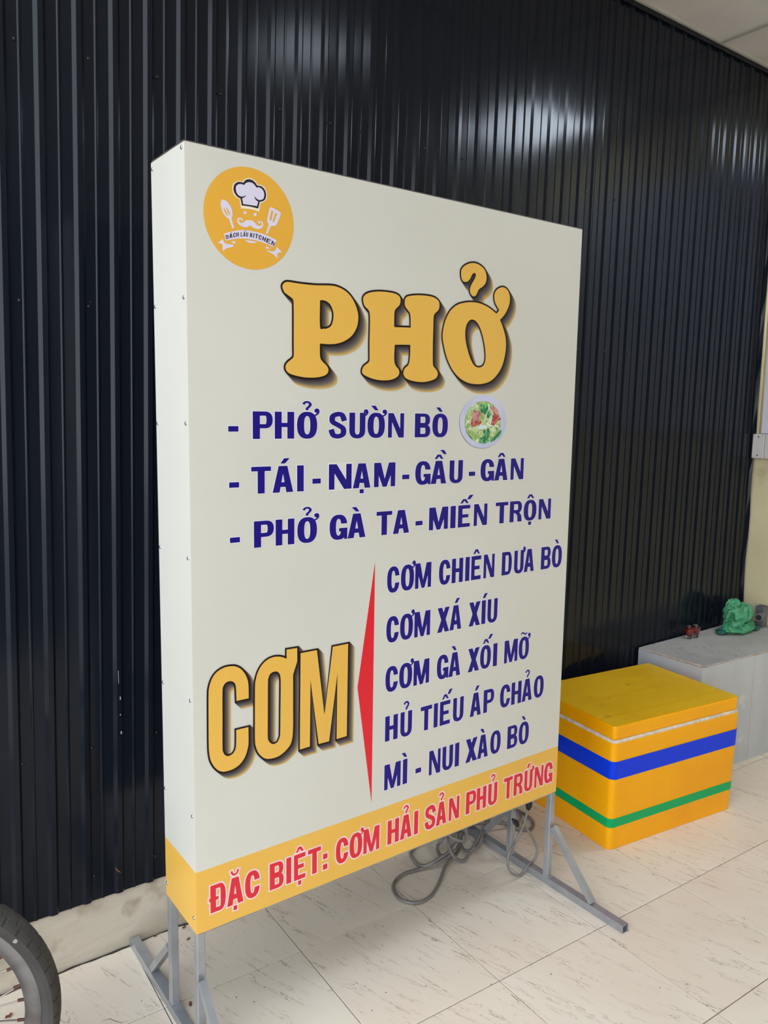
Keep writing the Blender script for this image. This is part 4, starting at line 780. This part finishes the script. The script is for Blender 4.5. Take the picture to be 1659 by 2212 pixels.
m.tube(run([(2.05,2.04,.012),(1.99,2.005,.03),(1.924,1.955,.045),(1.88,1.93,.045),(1.825,1.904,.03),(1.752,1.874,.012),(1.726,1.884,.012),(1.707,1.906,.045),(1.73,1.95,.07)]), CR, 8)
m.tube(run([(1.907,2.011,.04),(1.852,1.996,.03),(1.806,1.959,.014),(1.789,1.921,.010),(1.798,1.898,.018),(1.831,1.89,.03),(1.893,1.933,.05),(1.956,1.978,.035),(2.0,2.03,.012)]), CR, 8)
m.tube(run([(2.15,2.02,.007),(2.154,1.973,.007),(2.139,1.926,.007),(2.112,1.898,.007),(2.08,1.891,.007),(2.05,1.922,.007),(2.042,1.964,.007),(2.041,2.003,.012),(2.075,2.012,.018),(2.11,2.003,.02),(2.128,1.981,.02),(2.108,1.957,.018),(2.07,1.94,.018),(1.99,1.96,.03),(1.93,1.99,.036),(1.86,2.02,.03)]), CR, 8)
m.tube(run([(1.78,1.96,.10),(1.80,1.93,.08),(1.77,1.90,.06),(1.73,1.93,.075),(1.75,1.97,.09),(1.80,1.98,.07),(1.82,1.94,.05)]), CR, 8)
for k_ in range(3): m.tube(run([(1.80+.02*k_, 2.04, .02+.012*k_),(1.86,2.06-.01*k_,.036),(1.93,2.05,.04),(1.98,2.0+.02*k_,.02),(1.95,1.97,.036),(1.9,1.99,.05),(1.84,2.02,.03)]), CR, 8)
# hanging loop
m.tube(run([(1.866,1.70,.322),(1.866,1.70,.262),(1.860,1.70,.225),(1.843,1.70,.181),(1.812,1.70,.14),(1.785,1.70,.112),(1.777,1.70,.085),(1.788,1.70,.045),(1.815,1.70,.02),(1.846,1.70,.0125),(1.885,1.703,.034),(1.912,1.704,.038),(1.921,1.702,.072),(1.905,1.708,.115),(1.868,1.712,.17),(1.842,1.72,.21),(1.825,1.74,.26),(1.82,1.74,.322)]), .0042, 8)
m.o('cord', M_cable, cab, smooth=True)
MB().tube([(1.867,1.70,.275),(1.868,1.70,.262),(1.868,1.70,.25),(1.865,1.70,.235)], .01, 10, rs=[.007, .0115, .011, .0055]).o('plug', M_rub, cab, smooth=True)
MB().tube([(1.806,1.712,.215),(1.82,1.712,.2),(1.833,1.712,.185)], .01, 10, rs=[.004, .009, .0055]).o('plug', M_rub, cab, smooth=True)

# ------------------------------------------------------------------ polystyrene cooler
CXc, CYc, CAc, CLc, CWc = 2.2133, 1.6302, -.1226, .6736, .47
cool = thing('foam_cooler_box', 'large foam cooler box wrapped in yellow tape with blue and green bands beside the sign', 'box', (CXc+.33, CYc+.19, 0))
def rr_ring(off, z, r=.02, n_=5, ins=0):
    """rounded rectangle around the box, grown by off"""
    x0, y0, x1, y1 = -off+ins, -off+ins, CLc+off-ins, CWc+off-ins; rad = r+off; out = []
    for (cx_, cy_, a0) in ((x1-rad, y1-rad, 0), (x0+rad, y1-rad, pi/2), (x0+rad, y0+rad, pi), (x1-rad, y0+rad, 1.5*pi)):
        for k_ in range(n_+1):
            a = a0+pi/2*k_/n_; x, y = cx_+rad*cos(a), cy_+rad*sin(a)
            out.append((CXc+x*cos(CAc)-y*sin(CAc), CYc+x*sin(CAc)+y*cos(CAc), z))
    return out
def skin(rings, cap0=False, cap1=False):
    m = MB(); n_ = len(rings[0]); V = [p for r_ in rings for p in r_]; F = []
    for i in range(len(rings)-1):
        for j in range(n_): F.append((i*n_+j, i*n_+(j+1) % n_, (i+1)*n_+(j+1) % n_, (i+1)*n_+j))
    if cap0: F.append(tuple(reversed(range(n_))))
    if cap1: F.append(tuple((len(rings)-1)*n_+j for j in range(n_)))
    return m.add(V, F)
HB, HL = .4121, .463
tp = lambda z: (HB-z)*.016       # slight taper towards the floor
R_ = lambda off, z: rr_ring(off, z, ins=tp(z))
skin([R_(-.001, 0), R_(-.001, HB-.006), R_(-.004, HB)], True, True).o('foam_body', M_foam, cool)
def band(z0_, z1_, off, mt, nm):
    ns_ = 6; rs = [R_(off-.0012, z0_)] + [R_(off, z0_+.0004+(z1_-z0_-.0008)*k_/ns_) for k_ in range(ns_+1)] + [R_(off-.0012, z1_)]
    skin(rs).o(nm, mt, cool)
band(.0008, .196, .0004, M_ytape, 'yellow_tape'); band(.190, .300, .0012, M_ytape, 'yellow_tape'); band(.290, .402, .0006, M_ytape, 'yellow_tape')
band(.268, .335, .0026, M_bltape, 'blue_tape'); band(.085, .119, .0022, M_grtape, 'green_tape')
# lid
lid = skin([rr_ring(-.010, HB-.002), rr_ring(-.006, HB+.004), rr_ring(-.0045, HL-.006), rr_ring(-.006, HL-.0015), rr_ring(-.010, HL)], True, True).o('lid', M_ytape, cool)
def lidpt(x, y, z): return (CXc+x*cos(CAc)-y*sin(CAc), CYc+x*sin(CAc)+y*cos(CAc), z)
for k_ in range(6):
    y0_ = .008+k_*.0757; y1_ = min(y0_+.0745, CWc-.008); z_ = HL+.0003+.0003*(k_ % 2)
    m = MB(); nn = 12; V = []
    for i in range(nn+1):
        x = .008+(CLc-.016)*i/nn
        for y in (y0_, (y0_+y1_)/2, y1_): V.append(lidpt(x, y+rnd.uniform(-.0006, .0006), z_+(.0004 if y not in (y0_, y1_) else 0)+noise.noise(Vector((x*9, y*9, 0)))*.0004))
    F = []
    for i in range(nn):
        for q in (0, 1): a = i*3+q; F.append((a, a+3, a+4, a+1))
    m.add(V, F).o('tape_strip', M_ylid, lid)

# ------------------------------------------------------------------ tiled bench block
BZ = .498
A_ = (2.995, 1.787); sl_ = -.085
fy = lambda x: A_[1]+sl_*(x-A_[0])
bench = thing('masonry_bench', 'low grey cement bench with pale tiled faces in the right corner', 'bench', (3.43, 1.93, 0))
xe, yb = XR-.004, YW-.0145
V = [(A_[0]+.008, fy(A_[0])+.008, 0), (xe, fy(xe)+.008, 0), (xe, yb, 0), (A_[0]+.008, yb, 0)]
V = V + [(x, y, BZ-.012) for x, y, z in V]
obj('core', V, [(0, 3, 2, 1), (4, 5, 6, 7), (0, 1, 5, 4), (1, 2, 6, 5), (2, 3, 7, 6), (3, 0, 4, 7)], M_cement, bench)
nxx, nyy = 26, 12; V = []; F = []
for i in range(nxx+1):
    for j in range(nyy+1):
        x = A_[0]+.002+(xe-A_[0]-.002)*i/nxx; y = (fy(x)+.002)+(yb-fy(x)-.002)*j/nyy
        V.append((x, y, BZ+noise.noise(Vector((x*7, y*7, 2)))*.0016-.001))
for i in range(nxx):
    for j in range(nyy): a = i*(nyy+1)+j; F.append((a, a+nyy+1, a+nyy+2, a+1))
k_ = len(V); n0 = nyy+1
for i in range(nxx+1): V.append((V[i*n0][0], V[i*n0][1], BZ-.012))
for i in range(nxx): F.append((k_+i, k_+i+1, (i+1)*n0, i*n0))
k2 = len(V)
for j in range(nyy+1): V.append((V[j][0], V[j][1], BZ-.012))
for j in range(nyy): F.append((k2+j+1, k2+j, j, j+1))
obj('cement_top', V, F, M_cement, bench)
def ptile(p, q, z0_, z1_, t_=.008, nm='tile'):
    """thin tile standing on the line p-q, outer face on the line"""
    d = (Vector(q)-Vector(p)).normalized(); nn = Vector((-d.y, d.x)) * t_
    V = [(p[0], p[1], z0_), (q[0], q[1], z0_), (q[0], q[1], z1_), (p[0], p[1], z1_), (p[0]+nn.x, p[1]+nn.y, z0_), (q[0]+nn.x, q[1]+nn.y, z0_), (q[0]+nn.x, q[1]+nn.y, z1_), (p[0]+nn.x, p[1]+nn.y, z1_)]
    obj(nm, V, [(0, 1, 2, 3), (7, 6, 5, 4), (3, 2, 6, 7), (0, 3, 7, 4), (1, 5, 6, 2), (4, 5, 1, 0)], M_btile, bench)
xsj = [A_[0], 3.357, 3.72, xe]
for a, c in zip(xsj, xsj[1:]):
    for z0_, z1_ in ((.0005, BZ-.009),): ptile((a+.001, fy(a+.001)), (c-.001, fy(c-.001)), z0_, z1_)
for z0_, z1_ in ((.0005, BZ-.009),): ptile((A_[0], yb), (A_[0], fy(A_[0])+.001), z0_, z1_)
# chipped white arris along the left and front edges
m = MB(); pl = [(A_[0]+.003, yb-(yb-fy(A_[0]))*k_/16, BZ-.0035) for k_ in range(17)]
m.tube([(x+rnd.uniform(-.002, .003), y, z+rnd.uniform(-.002, .001)) for x, y, z in pl], .004, 6, rs=[rnd.uniform(.002, .0055) for _ in pl])
pl = [(A_[0]+(xe-A_[0])*k_/24, fy(A_[0]+(xe-A_[0])*k_/24)+.002, BZ-.006) for k_ in range(25)]
m.tube([(x, y+rnd.uniform(-.001, .001), z) for x, y, z in pl], .002, 6, rs=[rnd.uniform(.001, .0026) for _ in pl])
m.o('chipped_edge', M_chip, bench)
# dark specks on the top
sp_ = MB()
for x, y in ((3.12, 2.04), (3.2, 2.0), (3.06, 1.95), (3.11, 1.9), (3.17, 1.88), (3.24, 1.86), (3.29, 1.93), (3.26, 1.79), (3.33, 1.82), (3.22, 1.96), (3.5, 1.86), (3.15, 1.99)):
    a = rnd.uniform(0, 3); q = rnd.uniform(.003, .009)
    sp_.add([(x-q*cos(a), y-q*sin(a), BZ+.0016), (x+.002*sin(a), y-.002*cos(a), BZ+.0024), (x+q*cos(a), y+q*sin(a), BZ+.0016), (x-.002*sin(a), y+.002*cos(a), BZ+.002)], [(0, 1, 2, 3)])
o = sp_.o('grit', M_speck, bench); o['kind'] = 'stuff'

# two small glasses of red liquid
def cup(x, y, lab):
    t_ = thing('small_glass', lab, 'glass', (x, y, BZ+.001), 'small glasses of red liquid on the bench'); h = .058
    z = BZ+.001
    MB().lathe([(.0001, 0), (.0115, 0), (.0125, .002), (.013, .008), (.0165, .02), (.0195, .034), (.0195, .044), (.0185, .052), (.019, h), (.0178, h), (.0172, .052), (.0182, .044), (.0182, .034), (.015, .021), (.0115, .012), (.0001, .011)], (x, y, z), 'z', 20).o('glass_body', M_glass, t_, smooth=True)
    MB().lathe([(.0001, .0115), (.0112, .0125), (.0147, .0215), (.0178, .0342), (.0178, .043), (.0001, .043)], (x, y, z), 'z', 20).o('red_liquid', M_redliq, t_, smooth=True)
cup(*CUP1, 'left of the two small glasses of red liquid on the bench by the black wall')
cup(*CUP2, 'right of the two small glasses of red liquid, nearer the green bag')

# crumpled green bag and grey pipe fitting
bx, by = BAGP
bag = thing('green_bag', 'crumpled green plastic bag heaped on the grey bench in the corner', 'bag', (bx, by, BZ))
def blob(c, R3, seed, amp, n1=64, n2=44, flat=BZ+.0015):
    V = []; F = []
    for j in range(n2+1):
        th = pi*j/n2
        for i in range(n1):
            ph = 2*pi*i/n1; d = Vector((sin(th)*cos(ph), sin(th)*sin(ph), cos(th)))
            q = Vector((d.x*1.5, d.y*1.5, d.z*1.1))+Vector((seed, seed*.7, 0)); rdg = 1-2*abs(noise.noise(q)); r2 = 1-2*abs(noise.noise(q*2.2+Vector((9, d.x, 0))))
            s_ = 1+amp*(rdg-.6)+amp*.32*(r2-.5)
            p = Vector((c[0]+d.x*R3[0]*s_, c[1]+d.y*R3[1]*s_, c[2]+d.z*R3[2]*s_)); p.z = max(p.z, flat+.002*noise.noise(q*3)); p.y = min(p.y, YW-.016)
            V.append(p)
    for j in range(n2):
        for i in range(n1): F.append((j*n1+i, (j+1)*n1+i, (j+1)*n1+(i+1) % n1, j*n1+(i+1) % n1))
    return V, F
m = MB()
m.add(*blob((bx-.010, by, BZ+.082), (.074, .05, .058), 11.9, .5)); m.add(*blob((bx+.010, by-.008, BZ+.020), (.100, .052, .028), 4.1, .55)); m.add(*blob((bx-.030, by+.005, BZ+.128), (.036, .028, .034), 22.4, .55))
m.add(*blob((bx+.046, by-.010, BZ+.085), (.046, .036, .042), 15.2, .6))
m.o('crumpled_body', M_bag, bag, smooth=True)
for sx_, dx, dy in ((-1, -.105, .01), (1, .092, -.035)):
    V, F = blob((bx+dx, by+dy, BZ+.013), (.036, .026, .011), 2.0+sx_, .5, 24, 12); obj('tied_handle', V, F, M_bagd, bag, smooth=True)
px, py = PIPEP
pipe = thing('grey_pipe_fitting', 'grey plastic pipe fitting behind the green bag against the right wall', 'pipe fitting', (px, py, BZ))
m = MB(); w0, w1, t3 = .019, .025, .003
for s_ in (1,):
    Z = [BZ+.001, BZ+.105]; O = []; 
    for z, ww in ((Z[0], w0), (Z[1], w1)): O += [(px-ww, py-.02, z), (px+ww, py-.02, z), (px+ww, py+.02, z), (px-ww, py+.02, z)]
    for z, ww in ((Z[1], w1-t3), (BZ+.03, w0-t3)): O += [(px-ww, py-.02+t3, z), (px+ww, py-.02+t3, z), (px+ww, py+.02-t3, z), (px-ww, py+.02-t3, z)]
    F = [(3, 2, 1, 0)]
    for r_ in range(3):
        for k_ in range(4): F.append((r_*4+k_, r_*4+(k_+1) % 4, r_*4+4+(k_+1) % 4, r_*4+4+k_))
    F.append((12, 13, 14, 15)); m.add(O, F)
m.o('square_cup', M_pvc, pipe)
dv = Vector((-px, -py, .6)).normalized()
pc = Vector((px-.016, py-.010, BZ+.062)); e_ = pc+Vector((-.066, -.020, .002)); dd = (e_-pc).normalized()
m = MB(); m.tube([pc, e_], .0165, 18)
m.tube([e_-dd*.012, e_+dd*.002], .0195, 18); m.o('pipe_spout', M_pvc, pipe, smooth=False)
MB().tube([e_+dd*.0021, e_+dd*.0024], .0145, 18).o('spout_bore', M_hole, pipe)

# ------------------------------------------------------------------ parked motorcycle's front wheel
WC = Vector((.078, 1.714, .30)); WA = -.308; WR = .2995
we = Vector((cos(WA), sin(WA), 0)); wn = Vector((sin(WA), -cos(WA), 0)); wz = Vector((0, 0, 1))
bike = thing('motorcycle', 'worn black tyre and alloy spoked front wheel of a motorcycle at the lower left edge', 'motorcycle', (WC.x, WC.y, 0))
def wp(r, a, off): return WC + we*(r*cos(a)) + wz*(r*sin(a)) + wn*off
def wring(prof, N, mt, nm, smooth_=True, fn=None, closed=True):
    V = []; F = []; n_ = len(prof)
    for i in range(N):
        a = 2*pi*i/N
        for k_, (r, off) in enumerate(prof):
            rr_, oo = fn(i, k_, r, off) if fn else (r, off)
            V.append(wp(rr_, a, oo))
    for i in range(N):
        for k_ in range(n_ if closed else n_-1):
            F.append((i*n_+k_, i*n_+(k_+1) % n_, ((i+1) % N)*n_+(k_+1) % n_, ((i+1) % N)*n_+k_))
    return obj(nm, V, F, mt, bike, smooth=smooth_)
tw = .034
tp_ = [(.262, -.020), (.266, -.026), (.276, -.0325), (.286, -.0335), (.2915, -.029), (.2955, -.022), (.2985, -.011), (WR, 0), (.2985, .011), (.2955, .022), (.2915, .029), (.286, .0335), (.276, .0325), (.266, .026), (.262, .020)]
def tread(i, k_, r, off):
    if k_ in (4, 5) and i % 14 < 2: return r-.0032, off*.97
    if k_ in (9, 10) and (i+7) % 14 < 2: return r-.0032, off*.97
    if k_ in (6, 8) and (i+3) % 14 < 2: return r-.002, off
    return r, off
wring(tp_, 714, M_tyre, 'tyre', False, tread)
wring([(.2635, -.021), (.2635, -.017), (.252, -.0155), (.248, -.010), (.238, -.008), (.236, 0), (.238, .008), (.248, .010), (.252, .0155), (.2635, .017), (.2635, .021), (.2615, .022), (.250, .0175), (.230, .0115), (.2285, 0), (.230, -.0115), (.250, -.0175), (.2615, -.022)], 96, M_rim, 'rim')
for k_ in range(36):
    a = 2*pi*k_/36+.05; s_ = 1 if k_ % 2 else -1; a2 = a+(.9 if (k_//2) % 2 else -.9)
    sp1 = MB().tube([wp(.034, a2, s_*.026), wp(.2275, a, s_*.004)], .0016, 6).o('spoke', M_spoke, bike)
    MB().tube([wp(.215, a+(.004), s_*.0047), wp(.231, a, s_*.004)], .0032, 6).o('spoke_nipple', M_rust, sp1)
m = MB(); m.tube([wp(0, 0, -.034), wp(0, 0, -.028), wp(0, 0, -.0279), wp(0, 0, .0279), wp(0, 0, .028), wp(0, 0, .034)], .03, 24, rs=[.038, .038, .026, .026, .038, .038]); m.o('hub', M_rim, bike)
MB().tube([wp(0, 0, -.075), wp(0, 0, .075)], .008, 10).o('axle', M_spoke, bike)
for s_ in (-1, 1):
    b0 = wp(0, 0, s_*.062); b1 = b0 - we*.22 + wz*.52
    MB().tube([b0, b0.lerp(b1, .5), b0.lerp(b1, .51), b1], .02, 14, rs=[.019, .019, .015, .015]).o('fork_leg', M_rub if s_ < 0 else M_rim, bike, smooth=True)
# pale blotch on the tyre wall
c_ = wp(.2795, .66, .0338); V = [c_ + we*(.005*cos(t_)*rnd.uniform(.7, 1.1)) + wz*(.0055*sin(t_)*rnd.uniform(.7, 1.1)) for t_ in [k_*pi/5 for k_ in range(10)]]
obj('pale_blotch', V, [tuple(range(10))[::-1]], mat('dried_splash', (150, 148, 142), .8), bike)

# ------------------------------------------------------------------ dry leaves and crumbs on the floor
def leaf(x, y, L, a, lab, mt=M_leaf, z=.0008):
    V = []
    for t_, w_, hz in ((-1, 0, .002), (-.5, .42, .004), (.1, .5, .0015), (.6, .3, .005), (1, 0, .003), (.6, -.3, .0045), (.1, -.45, .001), (-.5, -.38, .004)):
        V.append((x+L/2*(t_*cos(a)-w_*sin(a)), y+L/2*(t_*sin(a)+w_*cos(a)), z+hz*L/.016))
    V.append((x, y, z+.0002)); n_ = 8
    o = obj('dry_leaf', V, [(i, (i+1) % n_, n_) for i in range(n_)], mt, loc=(x, y, 0))
    tag(o, lab, 'leaf'); return o
leaf(.813, 2.04, .014, .4, 'small brown dry leaf on the tile behind the left legs of the sign')
leaf(.718, 1.795, .018, 1.2, 'brown dry leaf beside the foot of the back left sign leg')
leaf(.739, 2.108, .014, .2, 'pale brown leaf scrap at the kerb between the foot bar and the wall')
leaf(.823, 2.097, .016, .5, 'brown leaf scrap in the seam of the kerb just right of the left sign leg')
leaf(.811, 1.913, .009, 2.0, 'tiny yellowish leaf on the tile right of the front left sign leg', mat('yellow_leaf', (168, 140, 60), .8))
leaf(1.573, 1.687, .010, 2.4, 'tiny ochre leaf in front of the cable loop on the tiles', mat('ochre_leaf', (176, 132, 60), .8))
leaf(.325, 2.02, .022, .3, 'brown leaf under the rim of the motorcycle wheel at the left edge')
leaf(.30, 1.97, .018, 1.7, 'second brown leaf near the motorcycle wheel, the nearer one at the left edge')
g_ = MB(); rs_ = random.Random(12)
for _ in range(90):
    x, y = rs_.uniform(.55, 3.0), rs_.uniform(1.1, 2.05); a = rs_.uniform(0, 3); q = rs_.uniform(.0012, .004)
    g_.add([(x-q*cos(a), y-q*sin(a), .0006), (x+.0011*sin(a), y-.0011*cos(a), .0016), (x+q*cos(a), y+q*sin(a), .0006), (x-.0011*sin(a), y+.0011*cos(a), .001)], [(0, 1, 2, 3)])
o = g_.o('floor_grit', M_speck, floor); o['kind'] = 'stuff'

# ------------------------------------------------------------------ ceiling lamps (outside the frame, seen as glows in the black sheets)
for k_, (x, y) in enumerate(LAMPXY):
    t_ = thing('ceiling_lamp', LAMPLAB[k_], 'lamp', (x, y, ZC-.03), 'ceiling lamp panels')
    hs = .25 if k_ else .15
    MB().box((x-hs-.01, y-hs-.01, ZC-.03), (x+hs+.01, y+hs+.01, ZC-.0016)).o('housing', M_tee, t_)
    MB().box((x-hs, y-hs, ZC-.034), (x+hs, y+hs, ZC-.0302)).o('diffuser', M_lamp2 if k_ else M_lamp, t_)
